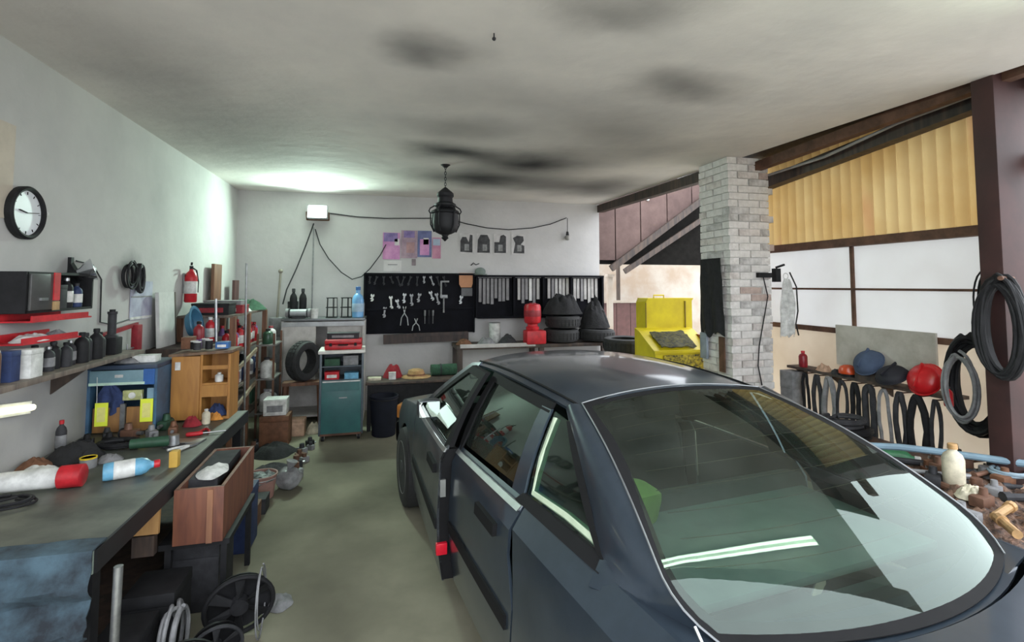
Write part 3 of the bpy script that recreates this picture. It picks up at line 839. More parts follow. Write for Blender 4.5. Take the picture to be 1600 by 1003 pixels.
def hung_cloth(label, loc, w, h, k, axis='X', seed=1, top=.35, name='cloth', cat='cloth', sgn=1, depth=.035, group=None):
    """cloth hanging from a nail on a wall; axis = wall normal axis"""
    mb = MB()
    def f(u, v):
        a = u * 2 - 1
        ww = w / 2 * (top + (1 - top) * min(1, v * 2.2) ** .7) * (1 + .12 * mnoise.noise(Vector((a, v * 3, seed))))
        d = depth * (.6 + .5 * math.sin(a * 7 + seed + v * 2) * v + .3 * mnoise.noise(Vector((a * 3, v * 4, seed))))
        z = -h * v * (1 + .10 * mnoise.noise(Vector((a * 2.5, seed, 5))) * v)
        d = max(d, .004)
        return Vector((sgn * d, a * ww, z)) if axis == 'X' else Vector((a * ww, sgn * d, z))
    mb.grid(f, 20, 16).solid(.004)
    return tag(mb.build(name, cloth(k), loc=loc), label, cat, group)
def coil(label, c, ry, rz_, turns, r, k='black', axis='X', seed=1, spread=.03, group=None, name='hose_coil', cat='hose', tail=None, m=None):
    """several loose turns of hose or cable round a centre"""
    pts = []; n = 26; rr = random.Random(seed)
    for t in range(turns):
        a0, b0, d0 = ry * rr.uniform(.82, 1.08), rz_ * rr.uniform(.84, 1.06), rr.uniform(-spread, spread)
        oy, oz = rr.uniform(-.02, .02), rr.uniform(-.02, .02)
        for i in range(n):
            a = 2 * PI * i / n + PI / 2
            q = i / n
            pts.append((d0, a0 * math.cos(a) + oy, b0 * math.sin(a) + oz))
    # smooth the jumps between turns
    P = [Vector(p) for p in pts]
    for _ in range(2): P = [P[0]] + [(P[i - 1] + P[i] * 2 + P[i + 1]) / 4 for i in range(1, len(P) - 1)] + [P[-1]]
    if axis == 'Y': P = [Vector((p.y, p.x, p.z)) for p in P]
    if axis == 'Z': P = [Vector((p.y, p.z, p.x)) for p in P]
    if tail: P += [Vector(q) - Vector(c) for q in tail]
    mb = MB().tube(P, r, 7)
    return tag(mb.build(name, m or pm(k, .55), loc=c), label, cat, group)
def tyre(label, loc, Rr=.30, w=.18, M=None, group=None, name='tyre'):
    ri = Rr * .62
    t = MB().lathe([(ri, -w * .42), (Rr * .80, -w * .5), (Rr * .95, -w * .44), (Rr, -w * .28), (Rr, w * .28), (Rr * .95, w * .44), (Rr * .80, w * .5), (ri, w * .42), (ri + .02, w * .3), (ri + .02, -w * .3), (ri, -w * .42)], seg=36, M=M)
    # open the faces that lathe() caps
    o = t
    bm = o.bm
    big = [f for f in bm.faces if len(f.verts) > 8]
    bmesh.ops.delete(bm, geom=big, context='FACES')
    ob = o.build(name, mat('old tyre rubber', (.028, .028, .030), .8, var=.35, scale=25), loc=loc, weld=True)
    tag(ob, label, 'tyre', group)
    # tread blocks as a part
    tb = MB()
    for k in range(30):
        a = 2 * PI * k / 30
        for s in (-1, 1):
            c = Vector((Rr * math.cos(a), Rr * math.sin(a), s * w * .14))
            g = bmesh.ops.create_cube(tb.bm, size=1)
            X = Matrix.Translation(c) @ Matrix.Rotation(a, 4, 'Z')
            for v in g['verts']:
                v.co = X @ Vector((v.co.x * .012, v.co.y * Rr * .15, v.co.z * w * .22))
                if M is not None: v.co = M @ v.co
    tb.build('tread', mat('old tyre rubber', (.028,) * 3), ob, smooth=False)
    return ob
def spanner(mb, L, w):
    """open-ended spanner hanging in the XZ plane, top at origin"""
    t = .008
    mb.poly([(-w * .30, 0, -w), (w * .30, 0, -w), (w * .24, 0, -L + w), (-w * .24, 0, -L + w)], (0, t, 0))
    for z, s in ((-w * .55, 1), (-L + w * .55, -1)):
        pts = []
        for k in range(11):
            a = R(-240 + 30 * k) if s > 0 else R(-60 + 30 * k)
            pts.append((w * .62 * math.cos(a), 0, z + w * .62 * math.sin(a)))
        pts = [(w * .62 * math.cos(R(125 * s + d)), 0, z + w * .62 * math.sin(R(125 * s + d))) for d in range(0, 291, 29)] + [(0, 0, z + s * w * .05)]
        mb.poly(pts, (0, t, 0))
    return mb

# ------------------------------------------------------------------ left wall
XW = -2.0
t = thing('wall_clock', 'round black-rimmed wall clock with a white dial', 'clock', (XW, 3.46, 2.228))
MB().lathe([(.125, 0), (.150, .004), (.152, .035), (.140, .045), (.128, .040), (.128, .02)], axis='X', seg=40).build('rim', pm('black', .35), t)
MB().lathe([(.129, .012), (.129, .022), (.0005, .022)], axis='X', seg=40).build('dial', mat('white dial', (.78, .82, .86), .35, var=.05), t)
hb = pm('black', .5)
MB().bar((.026, 0, 0), (.026, -.065, .012), .012, .004).build('hour_hand', hb, t, smooth=False)
MB().bar((.029, 0, 0), (.029, .095, .010), .008, .004).build('minute_hand', hb, t, smooth=False)
tk = MB()
for k in range(12):
    a = 2 * PI * k / 12
    tk.bar((.0235, .104 * math.cos(a), .104 * math.sin(a)), (.0235, .120 * math.cos(a), .120 * math.sin(a)), .006, .002)
tk.build('hour_marks', hb, t, smooth=False)
MB().ball((.03, .155, .015), .016).build('knob', pm('white'), t)
tag(MB().box((.003, 0, 0), (.006, .42, .52)).build('notice_board', mat('beige card', (.52, .46, .38), .9, var=.12), loc=(XW, 3.16, 2.44), smooth=False), 'plain beige card on the wall beside the clock', 'card')

# dark wall cabinet with a grey door and an open half
t = thing('wall_cabinet', 'black wall cabinet with a dull grey door above two red trays', 'cabinet', (XW, 3.30, 1.68))
kb = pm('black', .6)
MB().box((.008, .31, .10), (.016, .62, .20)).build('back', kb, t, smooth=False)
MB().box((.07, .31, .205), (.14, .64, .015)).build('top', kb, t, smooth=False)
MB().box((.07, .31, -.008), (.14, .64, .015)).build('bottom', kb, t, smooth=False)
for y in (-.008, .628): MB().box((.07, y, .10), (.14, .015, .225)).build('side', kb, t, smooth=False)
d = MB().box((.148, .125, .10), (.014, .25, .20), bev=.004).build('door', mat('dull grey enamel', (.10, .10, .10), .3, .3, var=.3), t)
MB().box((.16, .10, .06), (.012, .06, .015)).build('handle', pm('steel'), d, smooth=False)
MB().box((.158, .215, .13), (.006, .055, .16)).build('strap', pm('red', .6), d, smooth=False)
MB().box((.158, .215, .02), (.005, .06, .05)).build('hinge', pm('tan', .6), d, smooth=False)
bottle('white-labelled black bottle in the open half of the wall cabinet', (-1.90, 3.72, 1.68), .185, .034, 'black', 'steel', 'white')
bottle('small navy bottle at the far end of the wall cabinet', (-1.90, 3.83, 1.68), .15, .03, 'navy', 'dark', 'white')
carton('dark box beside the door in the wall cabinet', (-1.91, 3.62, 1.68), (.10, .07, .14), 'dark')
for (z, y, L, lab, it) in ((1.615, 3.585, .54, 'upper red metal tray under the wall cabinet', 1), (1.50, 3.50, .50, 'lower red metal tray above the bottle shelf', 2)):
    t = thing('red_tray', lab, 'tray', (XW, y, z), 0, 'red trays')
    mr_ = pm('red', .45)
    MB().poly([(0, -L / 2, 0), (.16, -L / 2, 0), (.20, L / 2 - .05, 0), (.12, L / 2, 0), (0, L / 2, 0)], (0, 0, .008)).build('base', mr_, t, smooth=False)
    MB().box((.168, -.03, .018), (.008, L * .88, .034), (0, 0, R(-4))).build('lip', mr_, t, smooth=False)
    MB().box((.004, 0, .025), (.008, L, .05)).build('back_lip', mr_, t, smooth=False)
rag('crumpled white paper in the lower red tray', (-1.90, 3.42, 1.508), .15, .26, .05, 'white', seed=3, name='paper', cat='paper')
rag('grey oily rag in the lower red tray', (-1.90, 3.64, 1.508), .12, .16, .05, 'grey', seed=5)

# long shelf
t = thing('wall_shelf', 'long dark plank shelf carrying the row of bottles', 'shelf', (XW, 3.6, 1.30))
MB().box((.12, 0, .015), (.24, 1.75, .03), bev=.004).build('plank', wood('dusty plank', (.20, .16, .13), (.09, .07, .06)), t)
for y in (-.6, .2, .75): MB().poly([(0, y, 0), (.20, y, 0), (0, y, -.16)], (0, .02, 0)).build('bracket', m_darkwood, t, smooth=False)
ZS = 1.33
bottle('brown oil bottle at the camera end of the shelf', (-1.86, 2.92, ZS), .28, .045, 'brown', 'orange', 'rust')
bottle('rust-coloured thin bottle second on the shelf', (-1.84, 3.04, ZS), .22, .03, 'rust', 'tan')
carton('tall navy box standing on the shelf', (-1.86, 3.15, ZS), (.10, .07, .155), 'navy')
carton('white carton standing among the shelf bottles', (-1.84, 3.27, ZS), (.11, .10, .15), 'white')
row = [('black', 'black', .155, .035), ('dark', 'steel', .14, .03), ('black', 'dark', .16, .035), ('dark', 'black', .145, .032), ('dark', 'steel', .15, .03), ('black', 'black', .19, .04), ('dark', 'dark', .18, .036), ('black', 'black', .20, .04), ('dark', 'black', .17, .035)]
for i, (b_, c_, h, r) in enumerate(row):
    bottle('dark grimy bottle, %s after the white carton on the wall shelf' % ORD[i], (-1.87 + (.02 if i % 2 else 0), 3.40 + i * .083, ZS), h, r, b_, c_, 'grey' if i in (1, 4) else None, group='dark bottles on the wall shelf')
t = thing('grease_pump', 'tall black cylinder pump at the far end of the wall shelf', 'pump', (-1.87, 4.22, ZS))
MB().lathe([(.045, 0), (.045, .12), (.04, .13), (.026, .14), (.026, .28), (.03, .285), (.03, .30)], seg=20).build('barrel', pm('dark', .5), t)
MB().box((0, 0, .06), (.10, .10, .12), bev=.01).build('foot', kb, t)
MB().cyl((0, 0, .30), (0, 0, .315), .018, seg=12).build('knob', kb, t)

t = thing('clamp_lamp', 'silver bowl clamp lamp hanging on the wall', 'lamp', (-1.90, 3.93, 1.91))
Mx = Matrix.Rotation(R(70), 4, 'Y') @ Matrix.Rotation(R(-25), 4, 'X')
MB().lathe([(.022, -.05), (.030, -.03), (.055, .0), (.075, .04), (.072, .041), (.05, .004), (.02, -.02)], seg=26, M=Mx).build('reflector', mat('polished bowl', (.7, .72, .75), .2, .9, var=.1), t)
MB().ball((.02, .01, .01), .03).build('bulb', mat('frosted bulb', (.8, .82, .85), .25), t)
MB().lathe([(.02, -.10), (.024, -.05), (.02, -.045)], seg=14, M=Mx).build('socket', kb, t)
MB().bar((-.09, 0, .05), (-.02, -.02, -.06), .03, .02).bar((-.09, 0, .09), (-.09, 0, -.05), .02, .03).build('clamp', kb, t, smooth=False)
MB().tube([(-.09, 0, -.04), (-.08, -.03, -.10), (-.085, .01, -.15)], .006, 6).build('cord', kb, t)
coil('bunch of thin black cables looped on a nail above the pinned sheet', (-1.955, 4.66, 1.90), .09, .10, 5, .007, 'black', seed=4, spread=.02, name='cable_bunch', cat='cable')
coil('second tangled cable bunch hanging beside the thin cables', (-1.955, 4.84, 1.88), .06, .11, 6, .009, 'dark', seed=9, spread=.02, name='cable_bunch', cat='cable')
tag(MB().tube([(XW + .006, 4.0, 1.98), (XW + .006, 4.2, 1.96), (XW + .006, 4.32, 1.86), (XW + .006, 4.33, 1.55), (XW + .006, 4.5, 1.52), (XW + .006, 4.75, 1.54)], .005, 6).build('wall_cable', pm('dark')), 'thin cable running down the wall beside the clamp lamp', 'cable')
t = thing('pinned_sheet', 'faded blue-grey sheet pinned below the cable bunches', 'poster', (XW + .002, 4.97, 1.69))
MB().box((.003, 0, 0), (.004, .40, .32)).build('sheet', mat('faded print', (.44, .46, .55), .8, c2=(.30, .30, .40), scale=7), t, smooth=False)
MB().box((.006, 0, .03), (.003, .38, .012)).build('fold', pm('grey'), t, smooth=False)
MB().box((.006, 0, -.145), (.004, .40, .02)).build('torn_edge', pm('white', .8), t, smooth=False)
t = thing('leaning_panel', 'pale panel with a dark edge leaning against the wall beside the blue basin', 'panel', (-1.93, 5.30, 1.262))
MB().box((0, 0, .245), (.03, .34, .49), (0, R(-3), 0)).build('panel_face', mat('pale chipboard', (.56, .56, .54), .8, var=.15), t, smooth=False)
MB().box((0, .185, .245), (.035, .03, .49), (0, R(-3), 0)).build('panel_edge', m_darkwood, t, smooth=False)
t = thing('bar_clamp', 'red steel bar clamp hung on the wall above the blue machine', 'clamp', (-1.95, 4.5, 1.44))
MB().bar((0, -.33, .01), (0, .30, .06), .02, .03).build('bar', pm('dred', .5), t, smooth=False)
MB().box((.02, .25, -.05), (.05, .08, .22), bev=.008).build('jaw', pm('dred', .5), t)
MB().box((.02, -.28, .0), (.05, .04, .07), bev=.006).build('sliding_jaw', pm('dred', .5), t)
MB().cyl((.02, .20, -.12), (.02, .10, -.12), .008, seg=8).cyl((.02, .10, -.16), (.02, .10, -.08), .006, seg=8).build('screw', pm('steel'), t)
t = thing('basin', 'blue plastic basin stood on edge near the fire extinguisher', 'basin', (-1.80, 5.50, 1.262))
cup = thing('cupboard', 'dark brown cupboard behind the orange wooden cabinet', 'cupboard', (-1.76, 5.38, 0))
MB().box((0, 0, .63), (.46, .60, 1.26), bev=.006).build('body', m_darkwood, cup)
MB().box((.235, 0, .63), (.016, .54, 1.1)).build('door', wood('brown door', (.16, .08, .05), (.08, .04, .03)), cup, smooth=False)
MB().box((.25, -.2, .7), (.02, .02, .10)).build('handle', pm('steel'), cup, smooth=False)
Mb = Matrix.Translation((0, 0, .17)) @ Matrix.Rotation(R(78), 4, 'Y')
MB().lathe([(.0005, 0), (.11, 0), (.15, .06), (.172, .065), (.172, .072), (.148, .070), (.106, .008), (.0005, .008)], seg=32, M=Mb).build('bowl', mat('blue plastic', (.04, .15, .26), .45, var=.2), t)
MB().torus((0, 0, 0), .172, .006, 'Z', 32, 6).build('rim', mat('blue plastic rim', (.06, .20, .33), .4), t).matrix_local = Mb @ Matrix.Translation((0, 0, .068))

t = thing('fire_extinguisher', 'red fire extinguisher hung on the side wall', 'extinguisher', (-1.93, 5.90, 1.64))
MB().lathe([(.05, 0), (.058, .012), (.058, .25), (.045, .30), (.02, .325), (.018, .34)], seg=24).build('cylinder', pm('red', .35), t)
MB().lathe([(.0585, .09), (.0600, .091), (.0600, .215), (.0585, .216)], seg=24).build('paper_label', pm('white', .6), t)
MB().cyl((0, 0, .335), (0, 0, .375), .018, seg=12).build('valve', pm('dark', .4), t)
MB().bar((0, .0, .385), (.03, -.085, .405), .018, .008).bar((0, .0, .365), (.03, -.075, .36), .018, .008).build('lever', kb, t, smooth=False)
MB().tube([(.01, .01, .355), (.03, .055, .33), (.045, .066, .22), (.045, .06, .10)], .008, 8).build('hose', kb, t)
MB().box((-.058, 0, .2), (.012, .05, .2)).build('wall_bracket', pm('steel'), t, smooth=False)
tag(MB().cyl((0, 0, 0), (-.02, .02, .42), .013, seg=10).build('steel_pipe', pm('steel'), loc=(-1.60, 5.62, 1.262)), 'bare steel pipe standing below the fire extinguisher', 'pipe')
for i, (y, k, c, h) in enumerate(((5.20, 'dred', 'black', .22), (5.64, 'red', 'white', .24))):
    bottle(('dark red bottle on the cupboard beside the leaning panel', 'red bottle on the cupboard beside the steel pipe')[i], (-1.66, y + .12 * (i == 0), 1.262), h, .045, k, c, 'white' if i else None)
tag(MB().box((0, 0, .26), (.035, .28, .52), bev=.004).build('plank', wood('brown plank', (.19, .085, .045), (.10, .045, .03)), loc=(-1.93, 6.72, 1.545)), 'short brown plank stood on the corner shelving', 'plank')
tag(MB().box((0, 0, .94), (.03, .20, 1.88)).build('plank', wood('dark red plank', (.12, .05, .045), (.06, .03, .03)), loc=(-1.90, 7.42, 0), smooth=False), 'dark reddish board in the corner behind the shelving', 'plank')
tag(MB().cyl((0, 0, 0), (-.03, .02, 2.05), .011, seg=8).cyl((0, 0, 0), (0, 0, .03), .02, seg=8).build('steel_rod', pm('steel'), loc=(-1.40, 5.95, 0)), 'thin pale rod standing upright in front of the corner shelving', 'rod')

# ------------------------------------------------------------------ workbench
t = thing('workbench', 'long workbench with a greasy dark top along the side wall', 'workbench', (-1.54, 3.55, 0))
m_top = mat('greasy bench top', (.105, .11, .09), .45, c2=(.055, .058, .05), scale=5)
MB().box((0, 0, .755), (.90, 2.30, .05), bev=.006).build('top', m_top, t)
MB().box((.455, 0, .735), (.012, 2.30, .09)).build('front_edge', mat('black angle iron', (.025, .025, .028), .5, .4), t, smooth=False)
MB().box((0, -1.153, .735), (.90, .012, .09)).build('end_edge', mat('worn green edge', (.25, .30, .25), .6, c2=(.10, .12, .11), scale=9), t, smooth=False)
for x, y in ((.40, -1.08), (-.40, -1.08), (.40, 1.08), (-.40, 1.08)): MB().box((x, y, .365), (.06, .06, .73)).build('leg', pm('black', .6), t, smooth=False)
MB().box((-.05, 0, .20), (.76, 2.1, .03)).build('lower_shelf', m_darkwood, t, smooth=False)
MB().box((-.42, 0, .48), (.02, 2.1, .5)).build('back_panel', m_darkwood, t, smooth=False)
ZB = .781

# jacket hanging over the near end, dark engine block under it, prop pole
mb = MB()
def drape(u, v):
    x = lerp(-.44, .46, u); n = mnoise.noise(Vector((u * 4, v * 3, 2))); n2 = mnoise.noise(Vector((u * 9, v * 7, 5)))
    if v < .15: return Vector((x, lerp(.10, -.012, v / .15), .012 + .01 * abs(n)))
    q = (v - .15) / .85
    return Vector((x * (1 + .04 * q), -.012 - .05 * q - .13 * abs(n) * q - .08 * n2 * q, .012 - q * .30 * (1 + .25 * n)))
mb.grid(drape, 30, 20).solid(.006)
tag(mb.build('work_jacket', mat('faded blue denim', (.055, .095, .125), .95, c2=(.012, .016, .022), scale=5, bump=.4), loc=(-1.54, 2.375, ZB)), 'faded blue work jacket hanging over the near end of the workbench', 'jacket')
t = thing('engine_block', 'dark greasy engine block below the hanging blue jacket', 'engine', (-1.45, 2.05, 0))
mk = mat('greasy cast iron', (.05, .055, .065), .5, .5, c2=(.02, .022, .028), scale=10)
MB().box((0, 0, .27), (.62, .34, .34), bev=.02).build('block', mk, t)
MB().box((0, 0, .05), (.70, .38, .10), bev=.01).build('sump', pm('black', .6), t)
for i in range(4): MB().cyl((-.22 + i * .15, -.18, .33), (-.22 + i * .15, -.24, .36), .035, .03, 12).build('port', mk, t)
MB().lathe([(.10, 0), (.11, .01), (.11, .03), (.09, .035), (.05, .035)], (.315, -.02, .26), 'X', 22).build('pulley', pm('dark', .4, .6), t)
MB().box((0, .02, .45), (.56, .22, .05), bev=.012).build('valve_cover', mat('blue-grey cover', (.09, .12, .15), .5, var=.4), t)
tag(MB().cyl((0, 0, 0), (.005, .01, .735), .016, seg=12).cyl((0, 0, 0), (0, 0, .02), .03, seg=12).build('prop_pole', pm('steel'), loc=(-.985, 2.33, 0)), 'bright steel pole standing at the near corner of the workbench', 'pole')

# on the bench
t = thing('bottle', 'white bottle lying on the bench with a big red cap', 'bottle', (-1.88, 3.12, ZB), R(5))
MB().lathe([(.04, 0), (.046, .01), (.05, .06), (.05, .26), (.044, .29)], (0, 0, .057), 'X', 22).build('body', pm('white', .35), t)
MB().lathe([(.046, .285), (.056, .29), (.056, .385), (.048, .39)], (0, 0, .057), 'X', 22).build('cap', pm('red', .4), t)
bottle('blue and white cleaner bottle lying on the bench with a red cap', (-1.43, 3.20, ZB), .25, .046, 'lblue', 'red', 'white', lying=R(22))
tag(MB().box((0, 0, .045), (.045, .05, .09), bev=.006).build('wood_block', mat('yellow pine', (.55, .34, .06), .7, var=.2), loc=(-1.15, 3.36, ZB)), 'small yellow pine block upright near the bench edge', 'block')
rag('crumpled white paper behind the white bottle on the bench', (-1.80, 3.36, ZB), .22, .20, .07, 'white', seed=11, name='paper', cat='paper')
rag('oily black rag heap against the wall on the bench', (-1.78, 3.66, ZB), .30, .26, .12, 'black', seed=12)
rag('dark wad of cloth at the back corner of the bench near the camera', (-1.84, 2.78, ZB), .26, .34, .10, 'dark', seed=13)
coil('black cable heaped on the bench in front of the yellow cards', (-1.62, 3.80, ZB + .03), .11, .08, 5, .010, 'black', 'Z', seed=3, spread=.016, name='cable_heap', cat='cable')
t = thing('angle_grinder', 'dark angle grinder lying on the bench below the yellow card', 'grinder', (-1.40, 3.74, ZB))
MB().cyl((-.13, 0, .04), (.08, .03, .04), .030, .034, 14).build('body', pm('dgreen', .5), t)
MB().cyl((.10, .03, .012), (.10, .03, .075), .034, .03, 14).build('gear_head', pm('steel'), t)
MB().cyl((.10, .03, .004), (.10, .03, .010), .062, seg=24).build('disc', pm('dark', .7), t)
t = thing('screwdriver', 'screwdriver with a red handle near the bench edge', 'screwdriver', (-1.30, 3.98, ZB), R(12))
MB().lathe([(.010, 0), (.015, .01), (.015, .08), (.009, .10)], (0, 0, .015), 'X', 12).build('handle', pm('red'), t)
MB().cyl((.10, 0, .015), (.24, 0, .015), .004, seg=8).build('blade', pm('steel'), t)
def plier(label, loc, rz, k):
    t = thing('pliers', label, 'pliers', loc, rz)
    for s in (-1, 1):
        MB().tube([(-.11, s * .030, .012), (-.06, s * .028, .012), (0, s * .006, .012)], .008, 7).build('handle', pm(k), t)
        MB().poly([(0, s * .002, .004), (.01, s * .014, .004), (.06, s * .006, .004), (.06, s * .001, .004)], (0, 0, .014)).build('jaw', pm('steel'), t, smooth=False)
    return t
plier('pliers with pale handles lying on the bench beside the grinder', (-1.20, 3.72, ZB), R(50), 'white')
plier('pliers with red handles at the far bench corner', (-1.22, 4.12, ZB), R(100), 'red')
tag(MB().box((0, 0, .006), (.30, .10, .012), bev=.002).build('steel_strip', pm('steel'), loc=(-1.30, 3.86, ZB), rotz=R(-12)), 'flat steel strip lying across the bench', 'strip')
can('squat yellow-topped tin by the wall on the bench', (-1.62, 3.46, ZB), .06, .04, 'grey', 'yellow')
bottle('clear little bottle in front of the orange wooden cabinet', (-1.28, 4.32, ZB), .11, .028, 'cream', 'white')
rag('dark red cloth in front of the orange wooden cabinet', (-1.36, 4.28, ZB), .13, .10, .09, 'dred', seed=23)

rc = random.Random(91)
for i, (lab, k, x, y) in enumerate((('greasy black gearbox cover lying against the wall on the bench', 'black', -1.86, 3.92), ('dark carburettor standing in the clutter by the yellow card', 'dark', -1.80, 4.06),
        ('rusty bearing block in the bench clutter', 'rust', -1.66, 4.05), ('grey alternator in the bench clutter behind the grinder', 'grey', -1.52, 4.02), ('black starter motor on the bench under the left yellow card', 'black', -1.72, 3.92),
        ('small brown gear unit near the far bench edge', 'brown', -1.42, 4.10), ('dark green pump body near the orange cabinet on the bench', 'dgreen', -1.52, 4.24))):
    t = thing('engine_part', lab, 'part', (x, y, ZB), rc.uniform(0, 3), 'engine parts on the bench')
    s = rc.uniform(.045, .07)
    MB().box((0, 0, s * .45), (s * 1.5, s, s * .9), bev=s * .15).build('casting', pm(k, .55, .2), t)
    MB().cyl((s * .2, 0, s * .9), (s * .2, 0, s * 1.5), s * .4, s * .3, 12).build('neck', pm(k, .5, .3), t)
    MB().cyl((-s * .75, 0, s * .5), (-s * 1.3, 0, s * .5), s * .2, seg=10).build('shaft', pm('steel'), t)
    MB().lathe([(s * .18, 0), (s * .5, 0), (s * .5, s * .18), (s * .18, s * .18)], (s * .75, 0, s * .5), 'X', 16).build('pulley', pm('dark', .5, .4), t)
rag('grey paper wad on the bench in front of the engine parts', (-1.56, 3.56, ZB), .14, .12, .05, 'grey', seed=14, name='paper', cat='paper')
rag('greasy brown rag at the middle of the bench near the wall', (-1.90, 3.50, ZB), .16, .20, .08, 'brown', seed=15)
bottle('slim dark spray can standing by the wall on the bench', (-1.93, 3.80, ZB), .20, .028, 'dark', 'red', 'grey', name='spray_can', cat='can')
can('squat rusty tin near the near corner of the bench', (-1.90, 2.62, ZB), .09, .05, 'rust')
coil('thin black wire tangle at the back of the bench near the camera', (-1.72, 2.95, ZB + .02), .12, .07, 4, .006, 'black', 'Z', seed=33, spread=.012, name='wire_tangle', cat='wire')

# blue machine with wooden doors below
t = thing('blue_machine', 'blue metal machine with a pale panel and wooden doors at the end of the bench', 'machine', (-1.785, 4.40, ZB))
mbl = mat('blue enamel', (.06, .14, .24), .45, c2=(.035, .08, .14), scale=6)
MB().box((0, 0, .455), (.43, .40, .03), bev=.005).build('top', mat('dark blue lid', (.03, .05, .09), .5), t)
for x in (-.205, .205): MB().box((x, 0, .22), (.02, .38, .44)).build('side', mbl, t, smooth=False)
MB().box((0, .17, .22), (.40, .02, .44)).build('back', mbl, t, smooth=False)
pn = MB().box((-.03, -.185, .385), (.34, .03, .10), bev=.004).build('control_panel', mat('pale teal enamel', (.17, .29, .34), .4, var=.2), t)
MB().box((-.03, -.202, .343), (.34, .008, .018)).build('pale_strip', mat('pale mint strip', (.55, .75, .62), .4), pn, smooth=False)  # plain pale mint band along the lower edge of the panel
MB().box((-.02, -.202, .395), (.05, .004, .02)).build('badge', pm('white'), pn, smooth=False)
MB().box((.165, -.188, .385), (.07, .025, .11)).build('blue_switch_box', mat('strong blue', (.03, .12, .38), .4), t, smooth=False)
gp = MB().box((.06, -.17, .255), (.12, .03, .07), bev=.004).build('gauge_panel', mat('yellow-green plate', (.48, .50, .22), .5, var=.4, scale=30), t)
MB().cyl((.06, -.186, .255), (.06, -.192, .255), .022, seg=20).build('gauge', pm('white', .3), gp)
MB().box((.18, -.17, .24), (.06, .02, .12)).build('side_plate', mat('pale blue plate', (.20, .33, .42), .5), t, smooth=False)
md = wood('honey door', (.30, .15, .045), (.18, .085, .03))
for x in (-.09, .115): MB().box((x, -.18, .09), (.17, .02, .17), bev=.003).build('door', md, t)
MB().box((.01, -.192, .10), (.03, .02, .20)).build('divider', pm('steel'), t, smooth=False)
hung_cloth('dark blue rag stuffed in the blue machine opening', (-1.86, 4.235, ZB + .335), .17, .20, 'navy', 'Y', 4, sgn=-1, name='rag', cat='rag')
for i, (x, z, lab) in enumerate(((-1.90, ZB + .055, 'yellow-green card hung on a string at the left of the wooden doors'), (-1.625, ZB + .07, 'yellow-green card hung on the right wooden door'))):
    c = thing('yellow_card', lab, 'card', (x, 4.195, z), 0, 'yellow cards on the blue machine')
    MB().box((0, 0, .08), (.078, .006, .16)).build('card', mat('fluorescent yellow card', (.80, .88, .06), .6, var=.1), c, smooth=False)
    MB().box((0, -.0045, .08), (.05, .002, .10)).build('print', mat('pale yellow print', (.85, .80, .25), .6), c, smooth=False)
    MB().cyl((-.03, 0, .16), (-.03, -.01, .34 if i == 0 else .20), .002, seg=5).build('string', pm('white'), c)
ZM = ZB + .471
bottle('small jar at the left on the blue machine', (-1.93, 4.36, ZM), .09, .028, 'grey', 'dark')
carton('white tray on top of the blue machine', (-1.70, 4.36, ZM), (.15, .10, .05), 'white')
can('dark tin among the parts on the blue machine', (-1.82, 4.40, ZM), .07, .03, 'dark')
rag('grey heap of small parts on the blue machine', (-1.80, 4.30, ZM), .16, .09, .05, 'grey', seed=31, name='parts_heap', cat='parts')

# orange wooden cabinet
t = thing('wooden_cabinet', 'orange-brown wooden cabinet with open pigeonholes at the bench end', 'cabinet', (-1.36, 4.56, ZB))
mo = wood('orange veneer', (.42, .20, .045), (.30, .13, .03))
MB().box((0, .11, .25), (.40, .02, .50)).build('back', mo, t, smooth=False)
for x in (-.195, .0, .195): MB().box((x, 0, .25), (.018, .24, .50)).build('side', mo, t, smooth=False)
for z in (.009, .27): MB().box((0.098, 0, z), (.18, .23, .018)).build('shelf', mo, t, smooth=False)
MB().box((0, 0, .51), (.44, .28, .02), (0, R(-3), 0)).build('top', wood('worn top board', (.22, .13, .07), (.10, .06, .04)), t, smooth=False)
dr = MB().box((-.098, -.125, .25), (.185, .018, .48), bev=.003).build('door', mo, t)
MB().box((-.155, -.138, .42), (.035, .012, .06)).build('paper_tag', pm('white', .8), dr, smooth=False)
MB().box((.10, -.122, .40), (.18, .012, .03)).build('rail', mo, t, smooth=False)
MB().box((.10, -.122, .22), (.18, .012, .09)).build('apron', mo, t, smooth=False)
bottle('white cup in the upper pigeonhole of the orange cabinet', (-1.25, 4.50, ZB + .28), .07, .03, 'white', 'white', name='cup', cat='cup')
rag('dark cloth bundle in the lower pigeonhole of the orange cabinet', (-1.26, 4.51, ZB + .02), .15, .14, .11, 'navy', seed=41)
rag('orange cloth beside the dark bundle in the orange cabinet', (-1.25, 4.425, ZB), .12, .06, .07, 'orange', seed=42)
ZC = ZB + .535
for i, (x, y) in enumerate(((-1.44, 4.52), (-1.38, 4.58), (-1.40, 4.46), (-1.33, 4.50))):
    can('little %s jar clustered on the orange cabinet' % ('black, leftmost', 'grey', 'dark, nearest', 'black, rightmost')[i], (x, y, ZC), .065 + .01 * (i % 2), .026, ('black', 'grey', 'dark', 'black')[i], 'white', group='jars on the orange cabinet', name='jar', cat='jar')
carton('small blue and white box on the orange cabinet', (-1.24, 4.54, ZC), (.09, .08, .05), 'blue', band='white')
carton('dark wooden box at the left on the orange cabinet', (-1.505, 4.60, ZC), (.07, .12, .09), 'brown')

